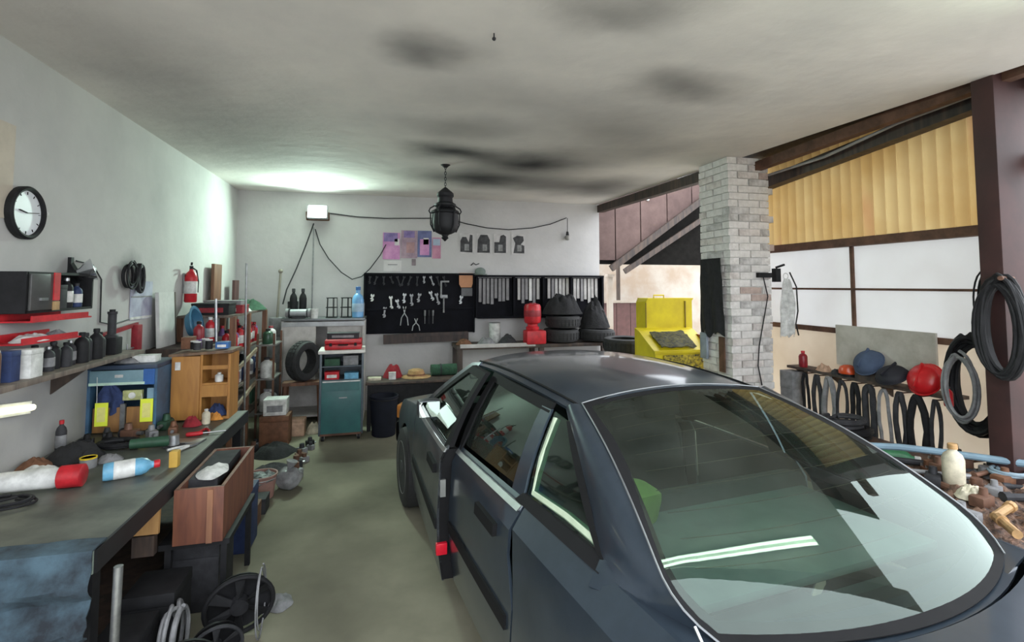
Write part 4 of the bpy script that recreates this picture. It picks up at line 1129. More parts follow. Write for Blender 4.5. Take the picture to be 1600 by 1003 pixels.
# brown drawer box standing in front of the bench, on a dark stand
t = thing('drawer_box', 'reddish brown wooden drawer box with white paper on top, in front of the bench', 'box', (-.952, 3.48, .44), R(1))
mw = wood('reddish veneer', (.20, .075, .04), (.10, .035, .025))
MB().box((0, -.35, .145), (.24, .02, .29), bev=.003).build('front', mw, t)
for x in (-.11, .11): MB().box((x, 0, .145), (.018, .70, .29)).build('side', mw, t, smooth=False)
MB().box((0, .35, .145), (.24, .018, .29)).build('back', mw, t, smooth=False)
MB().box((0, 0, .012), (.22, .70, .02)).build('bottom', mw, t, smooth=False)
MB().box((.055, -.363, .14), (.028, .01, .28)).build('batten', wood('pale batten', (.32, .15, .08), (.2, .09, .05)), t, smooth=False)
MB().box((-.03, .06, .26), (.15, .52, .05)).build('contents', pm('dark', .8), t, smooth=False)
rag('white crumpled paper lying in the reddish drawer box', (-.955, 3.38, .44 + .286), .16, .26, .04, 'white', seed=51, name='paper', cat='paper')
tag(MB().box((0, 0, .09), (.13, .02, .18), (R(-4), 0, 0)).build('plywood_offcut', wood('plywood', (.48, .27, .10), (.36, .19, .07)), loc=(-1.17, 3.06, .545), smooth=False), 'light plywood offcut against the drawer box', 'plywood')
t = thing('steel_stand', 'low black steel stand carrying the drawer box', 'stand', (-.955, 3.46, 0), R(1))
MB().box((-.02, 0, .425), (.34, .62, .03)).build('plate', kb, t, smooth=False)
for x in (-.15, .12):
    for y in (-.28, .28): MB().box((x, y, .205), (.03, .03, .41)).build('leg', kb, t, smooth=False)
tag(MB().box((0, 0, .05), (.10, .04, .10)).build('support_block', m_darkwood, loc=(-1.17, 3.06, .44), smooth=False), 'dark block under the light plywood offcut', 'block')

# wheels, fans and cables dumped below
def wheel_disc(label, loc, Rr, ang, k='black', group=None):
    t = thing('fan_wheel', label, 'wheel', loc, ang, group)
    M = Matrix.Translation((0, 0, Rr)) @ Matrix.Rotation(R(-78), 4, 'Y')
    MB().torus((0, 0, 0), Rr * .93, Rr * .07, 'Z', 30, 8).build('rim', pm(k, .5), t).matrix_local = M
    MB().lathe([(.0005, -.02), (Rr * .25, -.02), (Rr * .25, .03), (.0005, .035)], seg=18).build('hub', pm('dark', .4, .5), t).matrix_local = M
    for q in range(6):
        a = 2 * PI * q / 6
        MB().poly([(Rr * .2 * math.cos(a - .3), Rr * .2 * math.sin(a - .3), -.008), (Rr * .9 * math.cos(a - .16), Rr * .9 * math.sin(a - .16), -.008), (Rr * .9 * math.cos(a + .18), Rr * .9 * math.sin(a + .18), .008), (Rr * .2 * math.cos(a + .3), Rr * .2 * math.sin(a + .3), .008)], (0, 0, .008)).build('blade', pm(k, .5), t, smooth=False).matrix_local = M
    MB().lathe([(.0005, .05), (Rr * .86, .05), (Rr * .92, .03), (Rr * .86, .035), (.0005, .04)], seg=24).build('shroud', pm('black', .6), t).matrix_local = M
    return t
wheel_disc('black radiator fan leaning on the stand under the drawer box', (-.70, 2.98, 0), .17, R(-75))
wheel_disc('dusty grey fan wheel on the floor nearest the steel pole', (-.80, 2.52, 0), .16, R(-80), 'grey')
wheel_disc('small dark fan wheel between the two larger fans', (-.74, 2.74, 0), .12, R(-70), 'dark')
coil('loop of pale wire hanging in front of the black fan', (-.60, 2.98, .19), .10, .17, 2, .004, 'grey', seed=6, spread=.01, name='wire_loop', cat='wire')
for i, (x, y, d, k, lab) in enumerate(((-1.07, 2.98, (.22, .24, .34), 'black', 'black plastic crate below the plywood offcut'), (-1.0, 3.42, (.24, .30, .36), 'dark', 'dark box under the steel stand'), (-1.09, 2.68, (.18, .24, .30), 'black', 'black box in front of the bench behind the fans'), (-1.00, 4.02, (.26, .26, .40), 'navy', 'navy box on the floor beyond the steel stand'))):
    carton(lab, (x, y, 0), d, k)
coil('grey cable coil standing against the black box under the bench', (-.93, 2.80, .17), .12, .15, 5, .010, 'grey', seed=44, spread=.03, name='cable_coil', cat='cable')
coil('dark flexible hose coil on the floor by the camera end of the bench', (-.80, 2.30, .15), .11, .14, 6, .014, 'dark', seed=45, spread=.05)
coil('dark cable heap on the floor below the workbench', (-.62, 2.66, .035), .12, .10, 6, .012, 'dark', 'Z', seed=8, spread=.02, name='cable_heap', cat='cable')
rag('black oily rag heap on the floor by the steel pole', (-.86, 2.14, 0), .22, .24, .12, 'black', seed=61)

for i, (x, y, k, d, lab) in enumerate(((-.88, 4.30, 'brown', (.16, .22, .16), 'small brown crate on the floor beyond the drawer box'), (-.86, 4.58, 'dark', (.14, .16, .12), 'dark little box between the brown crate and the bucket'))):
    carton(lab, (x - .1, y, 0), d, k)
rag('dirty grey rag dropped on the floor under the pale wire loop', (-.56, 3.25, 0), .16, .18, .05, 'grey', seed=63)

# floor: bucket, bag, pot
t = thing('bucket', 'pinkish plastic bucket full of dark scrap on the floor', 'bucket', (-1.00, 4.86, 0))
MB().lathe([(.085, 0), (.10, .004), (.125, .19), (.132, .19), (.132, .20), (.12, .20), (.096, .012), (.0005, .012)], seg=28).build('body', mat('dusty pink plastic', (.36, .20, .17), .6, var=.25), t)
MB().torus((0, 0, .17), .128, .004, 'Z', 28, 6).build('handle', pm('steel'), t)
mbx = MB().ball((0, 0, .15), .115, 3, (1, 1, .55)).jitter(.03, 22, 3)
mbx.build('scrap', mat('mixed scrap', (.22, .24, .24), .6, .3, c2=(.03, .03, .035), scale=40), t)
t = thing('oil_carton', 'blue and red oil carton next to the pinkish bucket', 'carton', (-1.215, 4.72, 0), R(15))
MB().box((0, 0, .12), (.12, .10, .24), bev=.006).build('body', mat('royal blue card', (.03, .05, .28), .6), t)
MB().box((0, -.0515, .06), (.118, .003, .12)).build('lower_print', pm('red'), t, smooth=False)
MB().box((-.02, -.0525, .15), (.06, .003, .05), (0, R(30), 0)).build('flash', pm('white'), t, smooth=False)
MB().cyl((.03, 0, .24), (.03, 0, .275), .022, seg=14).build('cap', pm('white'), t)
t = thing('sack', 'grey translucent plastic sack slumped beside the bucket', 'sack', (-.80, 5.02, 0))
MB().ball((0, 0, .09), .12, 3, (1, .9, .8)).jitter(.025, 14, 5).build('bag', mat('grey plastic film', (.30, .30, .31), .25, var=.5, scale=9), t)
MB().cyl((0, 0, .17), (.02, 0, .24), .02, .05, 10).build('tied_neck', mat('grey plastic film', (.3,) * 3), t)

# ------------------------------------------------------------------ corner shelving
t = thing('shelving', 'tall brown wooden shelving crammed with bottles in the far left corner', 'shelving', (-1.73, 6.46, 0))
mp = wood('red-brown post', (.22, .10, .055), (.11, .05, .03))
for y in (-.71, -.12, .71):
    for x in (-.24, .245): MB().box((x, y, .75), (.05, .06, 1.50)).build('post', mp, t, smooth=False)
for z in (.35, .74, 1.12, 1.50): MB().box((0, 0, z), (.50, 1.50, .025)).build('shelf', wood('dirty shelf board', (.17, .13, .10), (.07, .05, .045)), t, smooth=False)
for z in (.62, 1.0): MB().box((.282, -.3, z), (.02, .9, .04), (R(8), 0, 0)).build('rail', wood('pale rail', (.35, .27, .19), (.2, .15, .1)), t, smooth=False)
rs_ = random.Random(11)
def srow(z, y0, y1, step, kinds, label, group, xs=(-1.56, -1.70)):
    y = y0; i = 0
    while y < y1:
        k, c, h, r, pl = kinds[i % len(kinds)]
        for x in xs[:1 if i % 3 else 2]:
            bottle(label.replace('NTH', ORD[i] + (' from the camera, front row' if x == xs[0] else ' from the camera, rear row')), (x + rs_.uniform(-.015, .015), y, z), h * rs_.uniform(.85, 1.1), r, k, c, pl, group=group)
        y += step * rs_.uniform(.95, 1.15); i += 1
srow(1.1325, 5.82, 7.1, .105, [('red', 'black', .22, .042, 'white'), ('dred', 'red', .25, .040, 'white'), ('red', 'dred', .20, .044, None), ('purple', 'red', .24, .04, 'white')], 'red oil bottle on the shelving, NTH', 'red bottles on the corner shelving')
srow(.7525, 5.82, 7.1, .125, [('navy', 'black', .24, .05, None), ('dark', 'white', .22, .05, 'white'), ('dred', 'black', .20, .05, None), ('white', 'dark', .25, .05, 'grey')], 'grimy canister on the shelving, NTH', 'canisters on the corner shelving')
for i, (y, k, d) in enumerate(((5.90, 'dark', (.3, .2, .2)), (6.15, 'dred', (.28, .22, .17)), (6.50, 'grey', (.3, .22, .22)), (6.76, 'white', (.26, .22, .2)), (7.02, 'dgreen', (.28, .2, .18)))):
    carton(('black box', 'dark red box', 'grey box', 'white box', 'dark green box')[i] + ' on the lowest shelf of the corner shelving', (-1.70, y, .3625), d, k, band='grey' if i != 2 else 'white')
ZT = 1.5125
rag('dark green tarpaulin bundled on top of the corner shelving', (-1.64, 6.93, ZT), .46, .48, .16, 'dgreen', seed=71, name='tarpaulin', cat='tarpaulin')
rag('white plastic sheet bundled beside the green tarpaulin', (-1.62, 6.52, ZT), .26, .26, .10, 'white', seed=72, name='plastic_sheet', cat='sheet')
carton('flat dark red carton on top of the corner shelving', (-1.68, 6.20, ZT), (.40, .28, .09), 'dred', band='white')
carton('flat grey carton on the red carton atop the shelving', (-1.68, 6.20, ZT + .092), (.36, .26, .045), 'grey')
carton('dark crate at the camera end of the shelving top', (-1.70, 5.88, ZT - .0), (.34, .26, .12), 'black', band='dred')
rag('pinkish purple cloth hanging heap beside the shelving top crate', (-1.62, 5.18, 1.262), .18, .14, .08, 'purple', seed=74)

# scrap pile on the floor below the shelving
rq = random.Random(5)
for i in range(16):
    x = rq.uniform(-1.40, -1.30) if i % 2 else rq.uniform(-.84, -.76); y = 5.28 + i * .07
    k = rq.choice(('dark', 'black', 'grey', 'rust', 'dark'))
    t = thing('scrap_part', 'greasy machine part on the floor, %s %s' % (ORD[i // 2], 'along the shelving' if i % 2 else 'along the walkway'), 'part', (x, y, 0), rq.uniform(0, 3), 'scrap along the corner shelving')
    s = rq.uniform(.05, .09)
    MB().box((0, 0, s * .5), (s * 1.5, s, s), (0, 0, 0), bev=s * .12).build('casting', pm(k, .55, .3), t)
    MB().cyl((0, 0, s), (0, 0, s * 1.6), s * .42, s * .36, 12).build('flange', pm(rq.choice(('rust', 'dark')), .5, .4), t)
    MB().cyl((s * .5, 0, s * .5), (s * 1.1, 0, s * .5), s * .18, seg=10).build('shaft', pm('steel'), t)

t = thing('steel_rack', 'narrow steel rack of pale canisters in front of the corner shelving', 'rack', (-1.355, 6.86, 0))
for x in (-.09, .09):
    for y in (-.22, .22): MB().box((x, y, .62), (.022, .022, 1.24)).build('post', m_rust, t, smooth=False)
for z in (.30, .70, 1.10): MB().box((0, 0, z), (.20, .47, .018)).build('shelf', mat('dull steel shelf', (.20, .19, .18), .6, .3), t, smooth=False)
for i, (z, y, k, c, h, r) in enumerate(((.31, 6.74, 'white', 'grey', .26, .075), (.31, 6.94, 'grey', 'white', .22, .08), (.71, 6.72, 'white', 'dark', .24, .07), (.71, 6.90, 'cream', 'brown', .20, .065), (1.11, 6.74, 'dgreen', 'black', .18, .06), (1.11, 6.90, 'white', 'dred', .20, .06))):
    bottle(('white canister at the front of the bottom', 'grey canister at the back of the bottom', 'white canister at the front of the middle', 'cream canister at the back of the middle', 'dark green canister at the front of the top', 'white canister at the back of the top')[i] + ' rack shelf', (-1.355, y, z), h, r, k, c, None, name='canister', cat='canister')
carton('dark brown crate standing in front of the narrow steel rack', (-1.18, 6.42, 0), (.30, .26, .34), 'brown')
carton('white dirty box on the dark brown crate by the rack', (-1.18, 6.42, .343), (.24, .20, .18), 'white', band='grey')
rag('black oily sacking spread on the floor by the brown crate', (-1.12, 6.06, 0), .42, .44, .14, 'black', seed=77)
rag('dark grey sacking heaped on the floor near the grey sack', (-1.04, 5.46, 0), .40, .36, .10, 'dark', seed=78)

# ------------------------------------------------------------------ far left: tall white unit against the end wall
t = thing('tall_unit', 'white-painted open unit with a steel top against the end wall', 'unit', (-.77, 7.50, 0))
mwp = mat('grubby white paint', (.60, .58, .56), .7, c2=(.42, .40, .38), scale=5)
MB().box((0, 0, 1.355), (1.06, .56, .03), bev=.004).build('top', mat('dark steel top', (.16, .17, .18), .4, .5), t)
MB().box((0, -.275, 1.30), (1.04, .015, .06)).build('top_rail', mat('grey rail', (.35, .36, .37), .4, .4), t, smooth=False)
for x in (-.51, .51): MB().box((x, 0, .67), (.03, .54, 1.34)).build('side', mwp, t, smooth=False)
MB().box((-.30, -.26, .92), (.40, .02, .70)).build('panel', mwp, t, smooth=False)
MB().box((.27, -.20, 1.0), (.46, .02, .56)).build('panel', mwp, t, smooth=False)
for z in (.10, .55): MB().box((0, 0, z), (1.0, .52, .025)).build('shelf', mwp, t, smooth=False)
MB().box((0, .26, .67), (1.0, .015, 1.3)).build('back', mwp, t, smooth=False)
t = thing('trestle', 'short brown wooden trestle under the hanging tyre', 'trestle', (-.98, 6.98, 0))
MB().box((0, 0, .58), (.46, .20, .04)).build('top', mp, t, smooth=False)
for x in (-.2, .2):
    for y in (-.07, .07): MB().bar((x * 1.15, y * 1.3, 0), (x, y, .56), .04, .04).build('leg', mp, t, smooth=False)
Mt = Matrix.Rotation(R(58), 4, 'Z') @ Matrix.Rotation(R(90), 4, 'X')
tyre('worn black tyre stood on the wooden trestle beside the teal trolley', (-.98, 6.98, .855), .247, .17, Mt)
carton('pale lumpy carton below the trestle', (-1.02, 6.75, 0), (.22, .16, .20), 'peach')
rag('off-white sacking heaped on the floor between trestle and trolley', (-.82, 6.80, 0), .18, .18, .16, 'cream', seed=82)

ZU = 1.371
for i, x in enumerate((-1.19, -1.07)):
    bottle('black bottle on the tall white unit, %s of the pair' % ('left', 'right')[i], (x, 7.45, ZU), .40, .048, 'black', 'dark', group='black bottle pair')
t = thing('bench_grinder', 'grey bench grinder on the tall white unit', 'grinder', (-1.10, 7.30, ZU))
MB().cyl((-.10, 0, .075), (.10, 0, .075), .05, seg=20).build('motor', mat('light grey casting', (.40, .42, .44), .4, .3), t)
for s in (-1, 1):
    MB().cyl((s * .12, 0, .075), (s * .155, 0, .075), .06, seg=24).build('wheel', pm('grey', .9), t)
    MB().cyl((s * .105, 0, .075), (s * .12, 0, .075), .066, seg=24).build('guard', pm('dark', .5), t)
MB().box((0, 0, .012), (.16, .12, .025), bev=.004).build('base', pm('dark', .5), t)
can('white tin next to the bench grinder', (-.90, 7.30, ZU), .13, .05, 'white', 'white')
for i, (x, lab) in enumerate(((-.72, 'round black wire stand nearer the grinder on the tall white unit'), (-.53, 'round black wire stand beside the blue jug'))):
    t = thing('wire_stand', lab, 'stand', (x + .03, 7.40, ZU), 0, 'wire stands on the tall unit')
    for z in (.004, .14, .27): MB().torus((0, 0, z), .075 - .006 * (z > .2), .006, 'Z', 22, 6).build('ring', kb, t)
    for q in range(5):
        a = 2 * PI * q / 5
        MB().cyl((.074 * math.cos(a), .074 * math.sin(a), 0), (.068 * math.cos(a), .068 * math.sin(a), .27), .005, seg=6).build('wire', kb, t)
t = thing('jug', 'light blue plastic jug on the tall white unit', 'jug', (-.345, 7.36, ZU))
MB().lathe([(.065, 0), (.075, .01), (.078, .24), (.06, .30), (.03, .33), (.028, .38)], seg=22).build('body', mat('clear blue plastic', (.16, .38, .66), .3, var=.15), t)
MB().lathe([(.032, .375), (.034, .42), (.03, .425)], seg=16).build('cap', pm('blue'), t)
MB().lathe([(.0784, .08), (.0795, .085), (.0795, .19), (.0784, .195)], seg=22).build('paper_label', mat('pale blue label', (.40, .55, .70), .6), t)
bottle('grey bottle between the blue jug and the black tool board', (-.30, 7.62, ZU), .26, .035, 'grey', 'white')
carton('dark tool case at the left end of the tall white unit', (-1.22, 7.62, ZU), (.12, .14, .22), 'dark')
tag(MB().cyl((0, 0, 0), (.02, .05, .62), .016, seg=8).ball((.02, .045, .64), .032).build('broom_handle', wood('grey stick', (.3, .27, .22), (.18, .16, .13)), loc=(-1.42, 7.62, 1.37)), 'grey stick with a knob in the corner behind the black bottles', 'stick')
carton('tall narrow box under the grey stick in the corner', (-1.42, 7.62, 0), (.16, .22, 1.37), 'grey')

# lamp pole and cords under the floodlight
tag(MB().cyl((0, 0, 0), (0, 0, 1.27), .010, seg=8).build('lamp_pole', pm('grey', .5), loc=(-.985, 7.70, 1.371 + .0)), 'thin upright pole carrying the floodlight', 'pole')
tag(MB().tube([(-.99, 7.74, 2.70), (-1.08, 7.72, 2.40), (-1.2, 7.70, 2.05), (-1.32, 7.68, 1.75), (-1.36, 7.66, 1.55)], .010, 6).build('power_cable', pm('dark')), 'cable slanting from the floodlight down to the corner', 'cable')
tag(MB().tube([(-.97, 7.75, 2.62), (-.90, 7.74, 2.40), (-.78, 7.74, 2.20), (-.60, 7.73, 2.0), (-.45, 7.73, 1.90), (-.32, 7.74, 1.94), (-.20, 7.76, 2.06), (-.06, 7.78, 2.26), (0.02, 7.78, 2.42)], .008, 6).build('power_cable', pm('dark')), 'cable drooping from the floodlight to the pink posters', 'cable')
tag(MB().tube([(-.78, 7.78, 2.86), (-.4, 7.78, 2.82), (.0, 7.78, 2.81), (.3, 7.78, 2.82), (.62, 7.78, 2.83), (.95, 7.78, 2.84), (1.2, 7.78, 2.77), (1.55, 7.78, 2.71), (1.9, 7.78, 2.69), (2.3, 7.78, 2.73), (2.6, 7.78, 2.80), (2.87, 7.78, 2.91)], .008, 6).build('overhead_cable', pm('dark')), 'dark cable looping along the top of the end wall', 'cable')
t = thing('lamp_socket', 'small bare lamp socket dangling from the wall cord', 'lamp', (2.87, 7.74, 2.60))
MB().cyl((0, 0, .30), (0, 0, .07), .005, seg=6).build('cord', pm('dark'), t)
MB().cyl((0, 0, 0.02), (0, 0, .08), .028, .018, 12).build('socket', pm('dark'), t)
MB().ball((0, 0, -.02), .045).build('bulb', mat('dusty bulb', (.30, .29, .27), .3), t)

# ------------------------------------------------------------------ trolley
t = thing('tool_trolley', 'teal steel tool trolley with an open shelf and white top', 'trolley', (-.475, 6.56, 0), R(2))
mt = mat('teal enamel', (.035, .135, .135), .42, c2=(.025, .095, .10), scale=4)
mtd = mat('blue-grey enamel', (.075, .10, .125), .45, var=.3)
for x in (-.235, .235): MB().box((x, 0, .54), (.025, .40, .94), bev=.003).build('side', mtd, t)
MB().box((0, .19, .54), (.45, .02, .94)).build('back', mtd, t, smooth=False)
dd = MB().box((0, -.195, .395), (.445, .022, .61), bev=.004).build('door', mt, t)
MB().box((0, -.209, .63), (.40, .006, .10)).build('pressed_band', mt, dd, smooth=False)
MB().box((.02, -.214, .50), (.09, .012, .012)).build('handle', pm('steel'), dd, smooth=False)
MB().box((0, -.21, .69), (.42, .03, .012)).build('lip', pm('white', .5), dd, smooth=False)
MB().box((0, 0, .70), (.445, .38, .015)).build('shelf', mtd, t, smooth=False)
MB().box((0, 0, .86), (.445, .38, .012)).build('shelf', mtd, t, smooth=False)
MB().box((0, 0, .08), (.47, .40, .03)).build('base', m_rust, t, smooth=False)
MB().box((0, 0, 1.03), (.53, .44, .04), bev=.01).build('top', mat('white tray', (.68, .66, .62), .5, var=.15), t)
for x in (-.2, .2):
    for y in (-.16, .16):
        c = MB().cyl((x - .015, y, .03), (x + .015, y, .03), .03, seg=14).build('castor', kb, t)
        MB().bar((x, y, .03), (x, y, .07), .04, .02).build('fork', pm('steel'), c, smooth=False)
carton('red carton in the trolley open shelf', (-.58, 6.44, .708), (.16, .12, .09), 'red', band='white')
carton('blue flat box in the trolley open shelf', (-.36, 6.45, .708), (.16, .14, .07), 'lblue')
carton('grey box in the trolley upper shelf', (-.37, 6.46, .867), (.17, .14, .11), 'grey')
carton('dark green box in the trolley upper shelf', (-.58, 6.46, .867), (.17, .14, .08), 'dgreen')
t = thing('red_case', 'flat red tool case on the white trolley top', 'case', (-.46, 6.52, 1.051))
MB().box((0, 0, .032), (.42, .28, .064), bev=.018).build('lower_shell', pm('red', .4), t)
MB().box((0, 0, .092), (.42, .28, .054), bev=.02).build('upper_shell', pm('red', .4), t)
MB().tube([(-.05, -.14, .06), (-.05, -.165, .06), (.05, -.165, .06), (.05, -.14, .06)], .008, 6).build('handle', kb, t)
for x in (-.14, .14): MB().box((x, -.145, .064), (.03, .012, .035)).build('latch', kb, t, smooth=False)
carton('flat dark box lying on the red tool case', (-.47, 6.56, 1.1705), (.36, .18, .07), 'dark', band='grey')

# ------------------------------------------------------------------ end wall: tool board, rack, posters
t = thing('tool_board', 'big black tool board on the end wall', 'board', (.535, 7.80, 1.10))
mbk = mat('black board paint', (.007, .007, .011), .8, c2=(.004, .004, .006), scale=6, spec=.15)
MB().box((0, -.02, .435), (1.62, .03, .87), bev=.004).build('panel', mbk, t)
MB().box((0, -.04, .88), (1.64, .07, .03)).build('top_rail', mbk, t, smooth=False)
for x in (-.81, .81): MB().box((x, -.035, .435), (.025, .05, .88)).build('side_rail', mbk, t, smooth=False)
MB().box((0, -.05, .36), (1.58, .03, .02)).build('hook_rail', mbk, t, smooth=False)
rt = random.Random(21)
def put_tool(kind, x, z, L, w, k, label, group):
    o = MB()
    if kind == 'spanner': spanner(o, L, w)
    elif kind == 'hammer':
        o.cyl((0, 0, 0), (0, 0, -L), .011, .014, 8).box((0, 0, -.01), (w * 2.2, .03, .035))
    elif kind == 'pliers':
        o.tube([(-w * .8, 0, -L), (-w * .6, 0, -L * .6), (0, 0, -L * .35), (w * .3, 0, 0)], .008, 6).tube([(w * .8, 0, -L), (w * .6, 0, -L * .6), (0, 0, -L * .35), (-w * .3, 0, 0)], .008, 6)
    elif kind == 'driver':
        o.cyl((0, 0, 0), (0, 0, -L * .42), .015, .013, 8).cyl((0, 0, -L * .42), (0, 0, -L), .005, seg=6)
    if kind == 'spanner':
        bmesh.ops.rotate(o.bm, cent=(0, 0, -.02), matrix=Matrix.Rotation(rt.uniform(-.35, .35), 3, 'Y'), verts=o.bm.verts[:])
    ob = o.build({'spanner': 'spanner', 'hammer': 'hammer', 'pliers': 'pliers', 'driver': 'screwdriver'}[kind], pm(k, .4, .3 if k != 'white' else 0), loc=(x, 7.742, z))
    return tag(ob, label, {'driver': 'screwdriver'}.get(kind, kind), group)
for i in range(12):
    put_tool('spanner', -.20 + i * .098, 1.955, rt.uniform(.11, .17), .034, rt.choice(('dark', 'dark', 'grey', 'dark')), 'small spanner, %s from the left under the top rail of the tool board' % ORD[i], 'top row of spanners on the tool board')
for i, (x, z, L, k) in enumerate(((-.16, 1.69, .11, 'white'), (.10, 1.66, .20, 'white'), (.19, 1.61, .15, 'steel'), (.30, 1.70, .15, 'steel'), (.40, 1.69, .18, 'grey'), (.52, 1.70, .14, 'grey'), (.68, 1.73, .15, 'steel'), (.77, 1.70, .18, 'grey'), (.02, 1.50, .16, 'grey'), (1.15, 1.66, .13, 'steel'))):
    put_tool('spanner', x, z, L, .045, k, 'pale spanner, %s in the middle band of the tool board' % ORD[sorted([-.16,.10,.19,.30,.40,.52,.68,.77,.02,1.15]).index(x)], 'middle spanners on the tool board')
for i, (x, z, L, lab) in enumerate(((.30, 1.50, .28, 'bright pliers hanging open low on the tool board'), (.47, 1.32, .18, 'short pliers at the foot of the tool board'))):
    put_tool('pliers', x, z, L, .07, 'steel', lab, None)
put_tool('hammer', .88, 1.66, .26, .05, 'grey', 'hammer with a grey shaft on the right of the tool board', None)
for i, x in enumerate((.60, .66, .72)): put_tool('driver', x, 1.44, .20, .03, ('grey', 'dark', 'grey')[i], 'screwdriver low on the tool board, %s of three' % ('left', 'middle', 'right')[i], 'screwdrivers on the tool board')
t = thing('set_square', 'pale steel square hanging near the orange note on the tool board', 'square', (.84, 7.742, 1.87))
MB().box((0, 0, -.12), (.025, .008, .26)).build('blade', pm('grey'), t, smooth=False)
MB().box((.06, 0, .0), (.12, .010, .025)).box((.05, 0, -.24), (.10, .010, .025)).build('stock', pm('grey'), t, smooth=False)
t = thing('orange_note', 'orange paper note with a grey card below, pinned on the board', 'note', (1.21, 7.733, 1.78))
MB().poly([(-.10, 0, .05), (-.07, 0, 0), (.09, 0, .0), (.11, 0, .06), (.11, 0, .22), (-.10, 0, .22)], (0, -.004, 0)).build('paper', mat('orange paper', (.50, .24, .13), .8, var=.12), t, smooth=False)
MB().box((.02, -.003, -.07), (.17, .004, .12)).build('grey_card', mat('grey card', (.12, .12, .13), .8), t, smooth=False)
t = thing('cap_hat', 'grey-green cap hung above the slatted rack', 'cap', (1.44, 7.74, 1.975))
MB().ball((0, 0, .05), .085, 3, (1, .55, .75)).build('crown', mat('grey-green felt', (.20, .24, .22), .95), t)
MB().lathe([(.03, 0), (.10, .0), (.105, .012), (.03, .014)], (0, -.02, 0), 'Z', 20).build('brim', mat('grey-green felt', (.2,) * 3), t)

t = thing('slat_rack', 'long black rack with pale upright slats on the end wall', 'rack', (2.42, 7.80, 1.32))
MB().box((0, -.015, .30), (2.06, .02, .62)).build('back', mbk, t, smooth=False)
MB().box((0, -.07, .635), (2.10, .12, .03)).build('top_rail', mbk, t, smooth=False)
MB().box((0, -.07, .0), (2.06, .12, .03)).build('bottom_rail', mbk, t, smooth=False)
for x in (-1.04, -.45, 0.03, .5, 1.04): MB().box((x, -.06, .31), (.03, .10, .63)).build('upright', mbk, t, smooth=False)
msl = [mat('pale slat', (.50, .48, .47), .6, var=.3, scale=8), mat('grey slat', (.24, .23, .24), .6, var=.3, scale=8), mat('white slat', (.70, .69, .68), .6, var=.2, scale=8)]
x = -.98; i = 0
while x < 1.02:
    if not any(abs(x - u) < .045 for u in (-1.04, -.45, .03, .5, 1.04)):
        h = rt.uniform(.30, .40)
        k = 1 if x < -.40 else rt.choice((0, 0, 2, 1)) if x < .05 else rt.choice((0, 1, 0))
        MB().box((x, -.045 - .01 * (i % 2), .60 - h / 2), (.045, .012, h)).build('slat', msl[k], t, smooth=False)
    x += .062; i += 1

mw1 = lambda n, a, b, s=6: mat(n, a, .7, c2=b, scale=s)
def poster(label, x, z, w, h, m, extra=None, name='poster', cat='poster', y=7.797, group=None):
    t = thing(name, label, cat, (x, y, z), 0, group)
    MB().box((0, -.002, 0), (w, .004, h)).build('sheet', m, t, smooth=False)
    for (ex, ez, ew, eh, em) in (extra or ()):
        MB().box((ex, -.0052, ez), (ew, .002, eh)).build('print', em, t, smooth=False)
    return t
pk = mw1('pink print', (.62, .30, .52), (.45, .18, .40)); pu = mw1('purple print', (.28, .20, .42), (.14, .10, .26), 9); mv = mw1('mauve print', (.42, .30, .36), (.26, .18, .24), 7)
pbl = mw1('dusky blue print', (.16, .18, .36), (.09, .10, .22), 8); wh = mw1('off white paper', (.62, .60, .60), (.54, .52, .52))
poster('pink and purple poster leftmost above the tool board', .10, 2.40, .25, .40, pk, [(-.01, .13, .20, .13, pu), (.08, .06, .07, .10, wh)])
poster('mauve poster second from the left above the tool board', .36, 2.43, .24, .42, mv, [(0, .15, .16, .10, pu), (.02, -.05, .12, .16, mw1('dusty rose print', (.45, .26, .26), (.30, .18, .2)))])
poster('blue-topped poster with a pink figure above the tool board', .59, 2.44, .21, .40, pbl, [(0, -.05, .14, .24, pk), (.02, .04, .08, .10, wh)])
poster('small pink and pale blue poster nearest the hanging lantern', .77, 2.38, .13, .32, mw1('rose print', (.55, .26, .36), (.40, .16, .26)), [(0, .09, .11, .10, mw1('pale blue print', (.40, .48, .60), (.3, .38, .5)))])
poster('white printed sheet below the leftmost pink poster', .12, 2.10, .26, .16, wh, [(0, .02, .14, .012, pm('grey'))])
poster('tiny dark tag below the mauve poster', .43, 2.16, .06, .10, mw1('dun print', (.25, .2, .22), (.16, .13, .14)))
dk = mw1('dark photo', (.07, .07, .075), (.015, .015, .018), 12); gy = mw1('photo grey', (.30, .30, .30), (.16, .16, .16), 14)
for i, (x, lab) in enumerate(((1.235, 'black and white photo print, first right of the lantern'), (1.50, 'black and white photo print, second right of the lantern'), (1.77, 'black and white photo print, third right of the lantern'), (2.06, 'black and white photo print, furthest from the lantern'))):
    t = thing('photo_print', lab, 'photo', (x, 7.797, 2.46), 0, 'dark photo prints on the end wall')
    MB().box((0, -.002, 0), (.225, .003, .32)).build('sheet', mat('photo paper', (.58, .56, .56), .6), t, smooth=False)
    shapes = [[(-.10, -.13), (.09, -.14), (.09, .13), (.05, .14), (.03, .02), (-.01, .10), (-.07, .10), (-.10, .04)],
              [(-.10, -.14), (.10, -.14), (.10, .06), (.06, .14), (-.05, .14), (-.09, .06)],
              [(-.10, -.14), (.09, -.14), (.09, .12), (.05, .15), (0, .13), (-.02, .03), (-.10, .03)],
              [(-.08, -.14), (.10, -.14), (.10, -.02), (.04, .0), (.09, .06), (.08, .13), (-.02, .14), (-.09, .10), (-.05, .02)]][i]
    MB().poly([(a, -.004, b) for a, b in shapes], (0, -.0015, 0)).build('figure', dk, t, smooth=False)
    MB().box((.0 + .02 * (i % 2), -.0062, -.06), (.07, .0012, .10)).build('figure_detail', gy, t, smooth=False)
